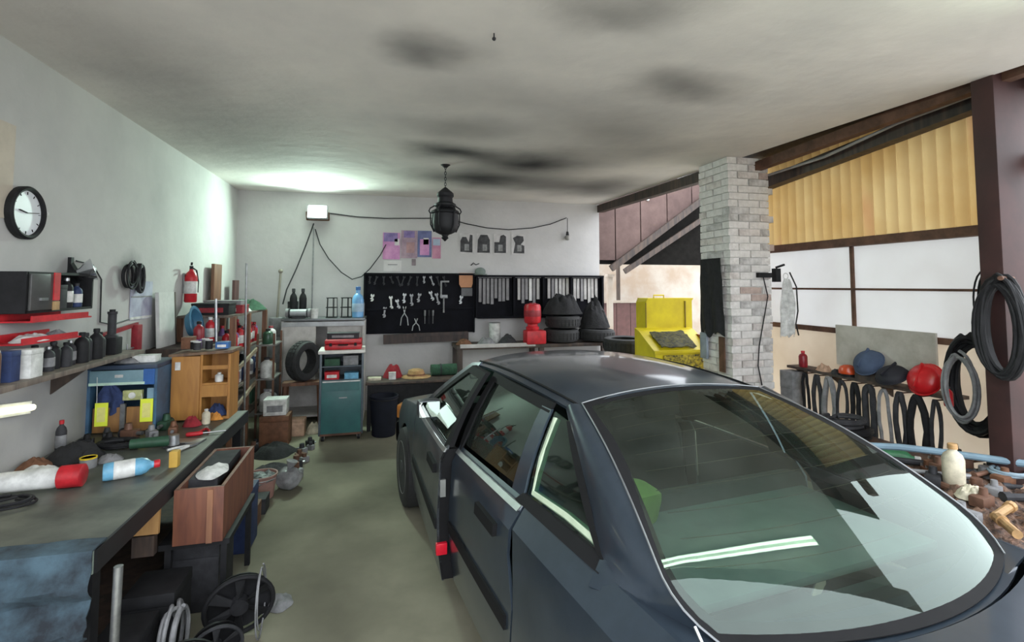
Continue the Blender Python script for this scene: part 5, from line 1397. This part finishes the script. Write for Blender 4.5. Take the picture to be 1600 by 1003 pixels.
tag(MB().tube([(1.30, 7.79, 2.12), (1.34, 7.79, 2.16), (1.38, 7.79, 2.13), (1.43, 7.79, 2.15)], .008, 6).build('hook', pm('dark')), 'bent dark wall hook above the cap', 'hook')

# ------------------------------------------------------------------ long bench under the rack
t = thing('back_bench', 'long dark bench under the slatted rack', 'workbench', (2.25, 7.44, 0))
MB().box((0, 0, .93), (2.5, .56, .05), bev=.005).build('top', m_darkwood, t)
MB().box((-.65, -.27, .955), (1.1, .03, .05)).build('edge', mwp, t, smooth=False)
for x in (-1.2, 0, 1.2):
    for y in (-.24, .24): MB().box((x, y, .455), (.07, .07, .91)).build('leg', m_darkwood, t, smooth=False)
tag(MB().bar((-.62, 0, 0), (.62, .0, .02), .10, .13).bar((-.2, -.05, .06), (.6, -.05, .07), .06, .05).build('timber_beam', wood('black log', (.06, .035, .03), (.02, .015, .014)), loc=(.62, 7.66, 1.03), smooth=False), 'long dark beam fixed under the tool board', 'beam')
ZL = .956
t = thing('gas_cylinder', 'red gas cylinder on a red valve box on the long dark bench', 'cylinder', (2.13, 7.24, ZL))
MB().box((.03, 0, .10), (.30, .24, .20), bev=.03).build('box', pm('red', .45), t)
MB().lathe([(.09, .20), (.10, .23), (.10, .24), (.075, .26), (.075, .29), (.115, .31), (.125, .34), (.125, .54), (.11, .575), (.08, .585)], seg=26).build('cylinder', pm('red', .4), t)
MB().lathe([(.126, .40), (.128, .41), (.128, .48), (.126, .49)], seg=26).build('band', pm('dred', .5), t)
MB().cyl((0, 0, .585), (0, 0, .60), .05, seg=16).build('neck', pm('dred', .4), t)
rags = [(.98 + .12, 'rust', .22, .10), (1.45, 'dark', .30, .14), (1.75, 'grey', .18, .10)]
rag('brown dirty cloth at the left end of the long dark bench', (1.14, 7.38, ZL), .24, .24, .10, 'brown', seed=91)
rag('grey-white tangle of parts on the long dark bench', (1.45, 7.30, ZL), .28, .22, .13, 'grey', seed=92, name='parts_heap', cat='parts')
rag('dark lumpy heap beside the red gas cylinder', (1.78, 7.36, ZL), .30, .28, .15, 'dark', seed=93, name='parts_heap', cat='parts')
can('round pale tin in front of the rack', (1.62, 7.52, ZL), .30, .085, 'white', 'grey')
Mf = Matrix.Rotation(R(8), 4, 'X')
tyre('black tyre lying on the bench right of the red cylinder', (2.62, 7.38, ZL + .108), .27, .19, Matrix.Rotation(R(1.5), 4, 'X'))
tyre('black tyre lying on top of the tyre right of the red cylinder', (2.66, 7.40, ZL + .308), .265, .18, Matrix.Rotation(R(1.5), 4, 'X'))
tyre('black tyre lying at the open end of the long bench', (3.19, 7.36, ZL + .10), .28, .18, Matrix.Rotation(R(1.5), 4, 'Y'))
rag('black sheet thrown over the stacked tyres', (2.66, 7.42, ZL + .42), .62, .46, .42, 'black', seed=94, name='sheet', cat='sheet')
rag('black bag on the tyre at the open end of the bench', (3.18, 7.40, ZL + .205), .52, .44, .52, 'black', seed=95, name='bag', cat='bag')

# tyres stacked by the yard opening
for i in range(5):
    tyre(('lowest', 'second', 'third', 'fourth', 'topmost')[i] + ' tyre of the stack by the yard opening', (3.30 + .03 * (i % 2), 6.62, .108 + i * .218), .30, .20, Matrix.Rotation(R(1.2 * (-1) ** i), 4, 'X'), 'tyre stack by the yard')
tag(MB().box((0, 0, .10), (.5, .5, .2)).build('crate_base', m_darkwood, loc=(3.3, 9.4, -.12), smooth=False), 'dark crate in the yard by the posts', 'crate')

# table in front of the end wall with hat and rags
t = thing('low_table', 'low dark table in front of the end wall beside the trolley', 'table', (.42, 6.90, 0))
MB().box((0, 0, .585), (1.25, .50, .03), bev=.004).build('top', m_darkwood, t)
MB().box((0, -.20, .33), (1.2, .02, .48)).build('apron', kb, t, smooth=False)
for x in (-.58, .58):
    for y in (-.2, .2): MB().box((x, y, .285), (.05, .05, .57)).build('leg', kb, t, smooth=False)
ZK = .601
rag('red and grey cloth bundle on the low table', (.13, 6.98, ZK), .26, .20, .22, 'dred', seed=101)
carton('little white box on the low table', (.12, 6.84, ZK), (.09, .07, .09), 'white')
carton('flat cream box at the left end of the low table', (-.10, 6.86, ZK), (.16, .12, .03), 'cream')
t = thing('felt_hat', 'tan felt hat lying on the low table', 'hat', (.43, 6.94, ZK))
MB().lathe([(.19, .0), (.195, .006), (.12, .02), (.115, .03), (.10, .09), (.06, .105), (.0005, .108)], seg=26).jitter(.006, 8, 2).build('crown', cloth('tan'), t)
MB().lathe([(.117, .022), (.121, .024), (.116, .045), (.112, .046)], seg=26).build('band', cloth('brown'), t)
t = thing('green_roll', 'dark green roll of cloth at the right of the low table', 'roll', (.80, 6.98, ZK))
MB().cyl((-.17, 0, .075), (.17, .02, .075), .075, seg=18).jitter(.008, 9, 1).build('roll', cloth('dgreen'), t)
MB().cyl((-.05, .005, .075), (-.03, .005, .075), .079, seg=18).build('tie', pm('dark'), t)
t = thing('waste_bin', 'dark blue-black bin between the trolley and the low table', 'bin', (.02, 6.49, 0))
MB().lathe([(.13, 0), (.14, .01), (.165, .46), (.172, .46), (.172, .475), (.16, .475), (.13, .02), (.0005, .02)], seg=26).build('body', mat('dark blue bin', (.010, .012, .02), .7, spec=.2), t)
MB().torus((0, 0, .44), .167, .008, 'Z', 26, 6).build('rim', kb, t)

# ------------------------------------------------------------------ hanging lantern
t = thing('lantern', 'dark ornate lantern hanging from the sooty ceiling', 'lantern', (.645, 5.60, 2.30))
ml = mat('black wrought iron', (.02, .02, .024), .6, .3)
MB().lathe([(.05, .845), (.055, .85), (.03, .83), (.02, .82)][::-1], seg=18).build('ceiling_rose', ml, t)
ch = MB()
for k in range(9): ch.torus((0, 0, .57 + k * .031), .014, .004, 'X' if k % 2 else 'Y', 12, 5, (.7, 1.3))
ch.build('chain', ml, t)
MB().lathe([(.01, .60), (.035, .58), (.07, .55), (.092, .53), (.095, .50), (.08, .48), (.085, .43), (.118, .41), (.12, .39), (.10, .37)], seg=16).build('crown', ml, t)
MB().lathe([(.085, .37), (.125, .345), (.155, .33), (.16, .31), (.145, .30), (.15, .20), (.14, .14), (.11, .10), (.07, .08)], seg=12).build('body', ml, t)
for k in range(6):
    a = 2 * PI * k / 6
    c, s = math.cos(a), math.sin(a)
    MB().tube([(.10 * c, .10 * s, .40), (.165 * c, .165 * s, .36), (.178 * c, .178 * s, .33), (.16 * c, .16 * s, .30), (.158 * c, .158 * s, .18), (.12 * c, .12 * s, .10)], .008, 6).build('strap', ml, t)
MB().lathe([(.07, .08), (.04, .07), (.03, .05), (.042, .035), (.02, .015), (.006, .0)], seg=14).build('finial', ml, t)
tag(MB().cyl((0, 0, 0), (0, 0, -.03), .004, seg=6).ball((0, 0, -.03), .012, 1).build('ceiling_hook', pm('dark'), loc=(.547, 2.568, 3.15)), 'tiny dark hook in the ceiling nearest the camera', 'hook')

# ------------------------------------------------------------------ right side: yellow machine by the pillar
t = thing('yellow_bin', 'bright yellow metal bin with a tall back beside the brick pillar', 'bin', (3.36, 5.55, 0))
my = mat('bright yellow enamel', (.70, .57, .01), .45, c2=(.58, .45, .01), scale=4)
MB().poly([(-.25, .10, .35), (-.25, .36, .35), (-.25, .36, 1.60), (-.225, .36, 1.655), (-.225, .10, 1.655), (-.25, .10, 1.62)], (.63, 0, 0)).build('tower', my, t, smooth=False)
MB().poly([(-.40, -.38, .35), (-.40, .12, .35), (-.40, .12, 1.30), (-.40, .02, 1.27), (-.40, -.36, 1.06)], (.75, 0, 0)).build('hopper', my, t, smooth=False)
MB().bar((-.42, -.37, 1.065), (.37, -.37, 1.065), .03, .03).build('hopper_lip', my, t, smooth=False)
mbt = mat('worn black and yellow front', (.60, .46, .03), .6, c2=(.02, .02, .015), scale=26)
MB().box((-.06, -.385, .93), (.50, .012, .20)).build('worn_front', mbt, t, smooth=False)
rr = MB().grid(lambda u, v: Vector((lerp(-.30, .15, u), lerp(-.33, -.06, v), lerp(1.085, 1.235, v) + .03 + .035 * mnoise.noise(Vector((u * 5, v * 5, 3))))), 14, 10)
rr.solid(.01).build('black_contents', mat('black scraps', (.02, .02, .02), .8, c2=(.10, .09, .02), scale=30), t)
MB().box((.33, -.20, .80), (.03, .30, .85)).build('side_rib', mat('red-brown stain', (.30, .08, .03), .6), t, smooth=False)
MB().tube([(-.08, .22, 1.655), (-.08, .22, 1.69), (.06, .22, 1.69), (.06, .22, 1.655)], .010, 6).build('lifting_handle', my, t)
MB().bar((-.256, .099, 1.30), (-.256, .099, 1.60), .01, .012).bar((.28, .094, .40), (.28, .094, 1.62), .012, .012).build('seam', mat('dark seam', (.25, .18, .02), .6), t, smooth=False)
for x in (-.36, .31):
    for y in (-.32, .30): MB().box((x, y, .175), (.06, .06, .35)).build('leg', pm('dark'), t, smooth=False)

# things on the pillar
hung_cloth('black oily cloth hanging on the pillar face toward the yellow bin', (PX0 - .012, 4.78, 2.10), .40, .80, 'black', 'X', 3, top=.85, sgn=-1)
tag(MB().box((0, 0, 0), (.012, .09, .36)).build('rust_strip', m_rust, loc=(PX0 - .022, 4.63, 1.10), smooth=False), 'rusty strip fixed low on the pillar under the black cloth', 'strip')
tag(MB().box((0, 0, 0), (.03, .12, .28), bev=.01).build('meter_box', mat('blue-grey box', (.28, .32, .38), .5), loc=(PX0 - .03, 4.92, 1.16)), 'blue-grey box on the pillar under the black cloth', 'box')
t = thing('arm_bracket', 'black swing bracket on the front of the pillar', 'bracket', (3.86, 4.49, 1.92))
MB().box((-.05, -.02, 0), (.16, .04, .05)).build('arm', kb, t, smooth=False)
MB().box((.10, -.02, .0), (.06, .06, .14)).build('plate', kb, t, smooth=False)
MB().bar((.10, -.02, .08), (.20, -.02, .11), .02, .02).build('tip', kb, t, smooth=False)
t = hung_cloth('white plastic bag hanging from the black bracket on the pillar', (4.03, 4.44, 1.88), .19, .58, 'white', 'Y', 8, name='plastic_bag', cat='bag', sgn=-1, depth=.05)
MB().torus((0, -.02, .03), .03, .004, 'Y', 14, 5).build('loop', pm('white'), t)
tag(MB().tube([(3.80, 4.47, 1.90), (3.84, 4.46, 1.7), (3.78, 4.46, 1.45), (3.72, 4.46, 1.2), (3.70, 4.46, 1.0), (3.74, 4.46, .80)], .006, 6).build('cable', kb), 'black cable looping down the front of the pillar', 'cable')
tag(MB().tube([(4.08, 4.42, 1.95), (4.14, 4.40, 1.80), (4.15, 4.40, 1.55), (4.12, 4.40, 1.42), (4.15, 4.40, 1.30)], .007, 6).build('cable', kb), 'twisted black wire hanging beside the white plastic bag', 'cable')
carton('dusty grey box wedged between pillar and milky window', (4.04, 4.38, 0), (.16, .16, .95), 'grey')

# ------------------------------------------------------------------ right wall shelf, helmets, hanging belts
t = thing('wall_rail', 'dark wooden shelf rail along the cream wall', 'rail', (4.2, 3.65, 1.0))
MB().box((-.09, 0, -.012), (.18, 1.56, .025)).build('plank', m_darkwood, t, smooth=False)
for y in (-.7, -.2, .3, .7): MB().poly([(0, y, -.025), (-.14, y, -.025), (0, y, -.13)], (0, .02, 0)).build('bracket', m_darkwood, t, smooth=False)
tag(MB().box((0, 0, 0), (.02, .90, .37)).build('cement_board', mat('grey cement sheet', (.50, .47, .42), .9, c2=(.38, .35, .30), scale=5, bump=.3), loc=(4.155, 3.50, 1.26), smooth=False), 'pale cement sheet propped below the milky window', 'board')
def helmet(label, loc, r, m, sq=.62, rz=0, group=None, tilt=-25):
    t = thing('helmet', label, 'helmet', loc, rz, group)
    M = Matrix.Translation((0, 0, r * .75)) @ Matrix.Rotation(R(tilt), 4, 'Y')
    prof = [(r * 1.02, -.01)] + [(r * math.cos(a), r * sq * math.sin(a)) for a in [R(q) for q in range(0, 90, 12)]] + [(.001, r * sq)]
    MB().lathe(prof, seg=28, M=M).build('shell', m, t)
    MB().torus((0, 0, -.008), r * 1.03, r * .05, 'Z', 28, 6).build('brim', m, t).matrix_local = M
    MB().bar((-r * .8, 0, r * sq * .55), (r * .8, 0, r * sq * .55), .012, .02).build('ridge', m, t, smooth=False).matrix_local = M @ Matrix.Translation((0, 0, r * .22)) 
    return t
helmet('shiny red safety helmet on the wall rail', (4.06, 3.08, 1.0), .125, mat('red helmet', (.62, .015, .02), .3), tilt=-62)
helmet('blue-grey cap propped against the cement sheet', (4.06, 3.55, 1.06), .12, cloth('navy') if False else mat('blue-grey cap cloth', (.07, .10, .17), .9, var=.3), .7, tilt=-50)
helmet('black helmet lying between the red and blue ones', (4.03, 3.32, .995), .115, mat('black cap', (.012, .012, .02), .7), .6, tilt=-30)
tag(MB().box((0, 0, .03), (.14, .20, .06)).build('ledge_block', m_darkwood, loc=(4.09, 3.55, 1.0), smooth=False), 'dark block under the blue-grey cap', 'block')
t = thing('signal_lamp', 'round orange signal lamp on the wall rail', 'lamp', (4.06, 3.755, 1.0))
MB().lathe([(.05, 0), (.05, .02), (.072, .025), (.075, .05), (.06, .085), (.03, .10), (.0005, .102)], seg=22).build('lens', mat('orange red lens', (.62, .08, .02), .25), t)
MB().cyl((0, 0, 0), (0, 0, .022), .058, seg=18).build('base', kb, t)
rag('peach-coloured rag on the far part of the wall rail', (4.08, 4.03, 1.0), .12, .16, .08, 'peach', seed=111)
bottle('small crimson bottle at the pillar end of the wall rail', (4.08, 4.28, 1.0), .16, .04, 'dred', 'red')
rag('dark glove bundle on the wall rail next to the signal lamp', (4.06, 3.875, 1.0), .10, .10, .06, 'dark', seed=112, name='glove', cat='glove')
rb2 = random.Random(31)
for i in range(10):
    y = 4.20 - i * .135; L = rb2.uniform(.42, .60); wv = rb2.uniform(.030, .055)
    pts = []
    for k in range(22):
        a = 2 * PI * k / 22
        pts.append((rb2.uniform(-.004, .004), wv * math.cos(a) * (1 + .25 * math.sin(a * 2 + i)), L / 2 * math.sin(a) - L / 2))
    o = MB().tube(pts, .014 + .006 * (i % 3), 6, closed=True).build('drive_belt', pm(('black', 'dark', 'grey', 'dark')[i % 4], .8), loc=(4.17 - .145, y, .955))
    MB().cyl((.005, 0, -.002), (.14, 0, -.002), .006, seg=6).build('peg', m_rust, o)
    tag(o, 'black drive belt, %s from the pillar end below the wall rail' % ORD[i], 'belt', 'drive belts under the wall rail')
coil('big coil of black air hose hanging by the red post', (4.02, 2.70, 1.12), .165, .33, 9, .017, 'black', 'X', 2, .07)
coil('grey cable coil inside the big black hose coil', (3.88, 2.70, 1.10), .10, .25, 4, .011, 'grey', 'X', 5, .04, name='cable_coil', cat='cable')
coil('bundle of black cables hung high on the red post', (3.64, 2.30, 1.56), .12, .32, 16, .014, 'black', 'X', 7, .05, name='cable_coil', cat='cable')
coil('thin black cable loops between the post and the milky window', (4.08, 2.62, 1.72), .10, .24, 4, .006, 'black', 'X', 12, .04, name='cable_coil', cat='cable')
tag(MB().cyl((0, 0, 0), (.18, 0, 0), .014, seg=8).build('coil_peg', m_rust, loc=(4.01, 2.70, 1.455)), 'rusty peg holding the big black hose coil', 'peg')
tag(MB().cyl((0, 0, 0), (.20, .06, 0), .014, seg=8).build('coil_peg', m_rust, loc=(3.60, 2.26, 1.86)), 'rusty peg holding the cable bundle on the post', 'peg')
bottle('small red canister hanging inside the hose coil', (3.90, 2.80, .96), .14, .028, 'red', 'dark')

# ------------------------------------------------------------------ right bench with scrap
t = thing('scrap_bench', 'low rusty bench heaped with scrap between car and cream wall', 'bench', (3.37, 2.75, 0))
MB().box((0, 0, .535), (1.20, 2.1, .05), bev=.006).build('top', wood('rusty bench boards', (.15, .08, .055), (.07, .04, .035)), t)
for x in (-.53, .53):
    for y in (-.95, .95): MB().box((x, y, .255), (.07, .07, .51)).build('leg', m_rust, t, smooth=False)
ZR_ = .561
hp_ = MB().grid(lambda u, v: Vector((lerp(-.58, .56, u), lerp(-.92, .10, v), .002 + .085 * max(0, math.sin(PI * u)) ** .6 * max(0, math.sin(PI * v)) ** .6 * (.55 + .9 * abs(mnoise.noise(Vector((u * 9, v * 8, 4)))) + .5 * abs(mnoise.noise(Vector((u * 23, v * 21, 9))))))), 60, 50)
hp_.solid(.004)
ho = hp_.build('scrap_heap', mat('rusty turnings', (.20, .11, .07), .7, .2, c2=(.03, .02, .018), scale=28, bump=.6), loc=(3.37, 2.75, ZR_), smooth=False)
ho['kind'] = 'stuff'; ho['label'] = 'heap of rusty metal turnings spread over the low bench'
rp_ = random.Random(77)
def rodp(label, x, y, L, r, k, rz, lift=0.0, group=None):
    t = thing('pipe', label, 'pipe', (x, y, ZR_ + lift), rz, group)
    MB().cyl((-L / 2, 0, r), (L / 2, 0, r), r, seg=10).build('tube', pm(k, .55, .2), t)
    MB().cyl((L / 2 - .02, 0, r), (L / 2 + .02, 0, r), r * 1.35, seg=10).build('collar', pm(k, .5, .3), t)
cols = ['rust', 'brown', 'dark', 'tan', 'rust', 'peach', 'dark', 'grey']   # rust-brown, and so on
n = 0
ZR_ += .055
for i in range(45):
    x = 2.95 + (i % 5) * .24 + rp_.uniform(-.05, .05); y = 1.90 + (i // 5) * .105 + rp_.uniform(-.03, .03)
    kind = i % 3
    k = cols[rp_.randrange(len(cols))]
    if kind == 0:
        rodp('%s pipe in the bench scrap, %s row from the camera, %s from the car' % (k, ORD[i // 5], ORD[i % 5]), x, y, rp_.uniform(.14, .26), rp_.uniform(.012, .022), k, rp_.uniform(0, PI), .0, 'pipes in the bench scrap')
    elif kind == 1:
        t = thing('flange', '%s flange in the bench scrap, %s row from the camera, %s from the car' % (k, ORD[i // 5], ORD[i % 5]), 'flange', (x, y, ZR_), 0, 'flanges in the bench scrap')
        r = rp_.uniform(.04, .065)
        MB().lathe([(r * .45, 0), (r, 0), (r, .018), (r * .6, .02), (r * .55, .06), (r * .45, .06)], seg=18).build('ring', pm(k, .6, .3), t)
        for q in range(4):
            a = PI / 2 * q + .4
            MB().cyl((r * .8 * math.cos(a), r * .8 * math.sin(a), .015), (r * .8 * math.cos(a), r * .8 * math.sin(a), .032), .008, seg=6).build('bolt', pm('steel'), t)
    else:
        t = thing('casting', '%s casting in the bench scrap, %s row from the camera, %s from the car' % (k, ORD[i // 5], ORD[i % 5]), 'part', (x, y, ZR_), rp_.uniform(0, 3), 'castings in the bench scrap')
        s = rp_.uniform(.05, .085)
        MB().box((0, 0, s * .4), (s * 1.6, s, s * .8), bev=s * .15).build('body', pm(k, .65, .2), t)
        MB().cyl((s * .3, 0, s * .8), (s * .3, 0, s * 1.3), s * .3, s * .25, 12).build('spout', pm(k, .6, .2), t)
ZR_ -= .055
bottle('cream plastic bottle standing in the bench scrap', (3.30, 2.36, ZR_ + .055), .26, .055, 'cream', 'tan')
rag('pale greenish cloth below the cream bottle in the scrap', (3.20, 2.20, ZR_ + .07), .16, .14, .09, 'cream', seed=121)
rag('peach-pink rag in the scrap nearest the right edge', (3.72, 2.20, ZR_ + .06), .18, .16, .06, 'peach', seed=122)
for i, (x, y, L, rz, lab, k) in enumerate(((3.25, 2.52, .46, R(-35), 'long grey spanner lying across the bench scrap', 'grey'), (3.62, 2.55, .50, R(20), 'tan wooden stick lying across the bench scrap', 'tan'), (3.72, 2.42, .42, R(8), 'rust brown bar at the right of the bench scrap', 'rust'))):
    rodp(lab, x, y, L, .014, k, rz, .085)
coil('blue-grey ring of hose at the right edge of the bench scrap', (3.74, 2.34, ZR_ + .12), .11, .08, 3, .011, 'grey', 'Z', 14, .012, m=mat('blue-grey hose', (.22, .30, .36), .5))
hp = [(3.00, 2.95, .60), (3.10, 2.92, .67), (3.22, 2.86, .72), (3.36, 2.74, .735), (3.50, 2.62, .735), (3.66, 2.45, .735), (3.80, 2.26, .74), (3.90, 2.05, .745), (3.96, 1.8, .70)]
tag(MB().tube(hp, .022, 9).build('air_hose', mat('pale blue hose', (.17, .26, .33), .5, var=.2)), 'pale blue hose snaking over the bench scrap', 'hose')
coil('black rubber hose coils heaped at the far end of the low bench', (3.72, 3.50, ZR_ + .07), .20, .17, 7, .020, 'black', 'Z', 21, .05)
coil('brown-black hose coil leaning over the heap at the far bench end', (3.66, 3.44, ZR_ + .145), .17, .12, 4, .016, 'dark', 'Z', 23, .03)
bottle('dark green bottle lying at the far end of the low bench', (3.42, 3.02, ZR_), .30, .05, 'green', 'white', None, lying=R(-50))
bottle('little bright red bottle standing at the far end of the low bench', (3.44, 3.22, ZR_), .16, .03, 'red', 'red')
rag('brown sacking draped on the low bench below the hose heap', (3.24, 3.10, ZR_), .30, .34, .10, 'brown', seed=131)
rag('black oily cloth beside the hose coils on the low bench', (3.12, 3.48, ZR_), .34, .30, .12, 'black', seed=132)
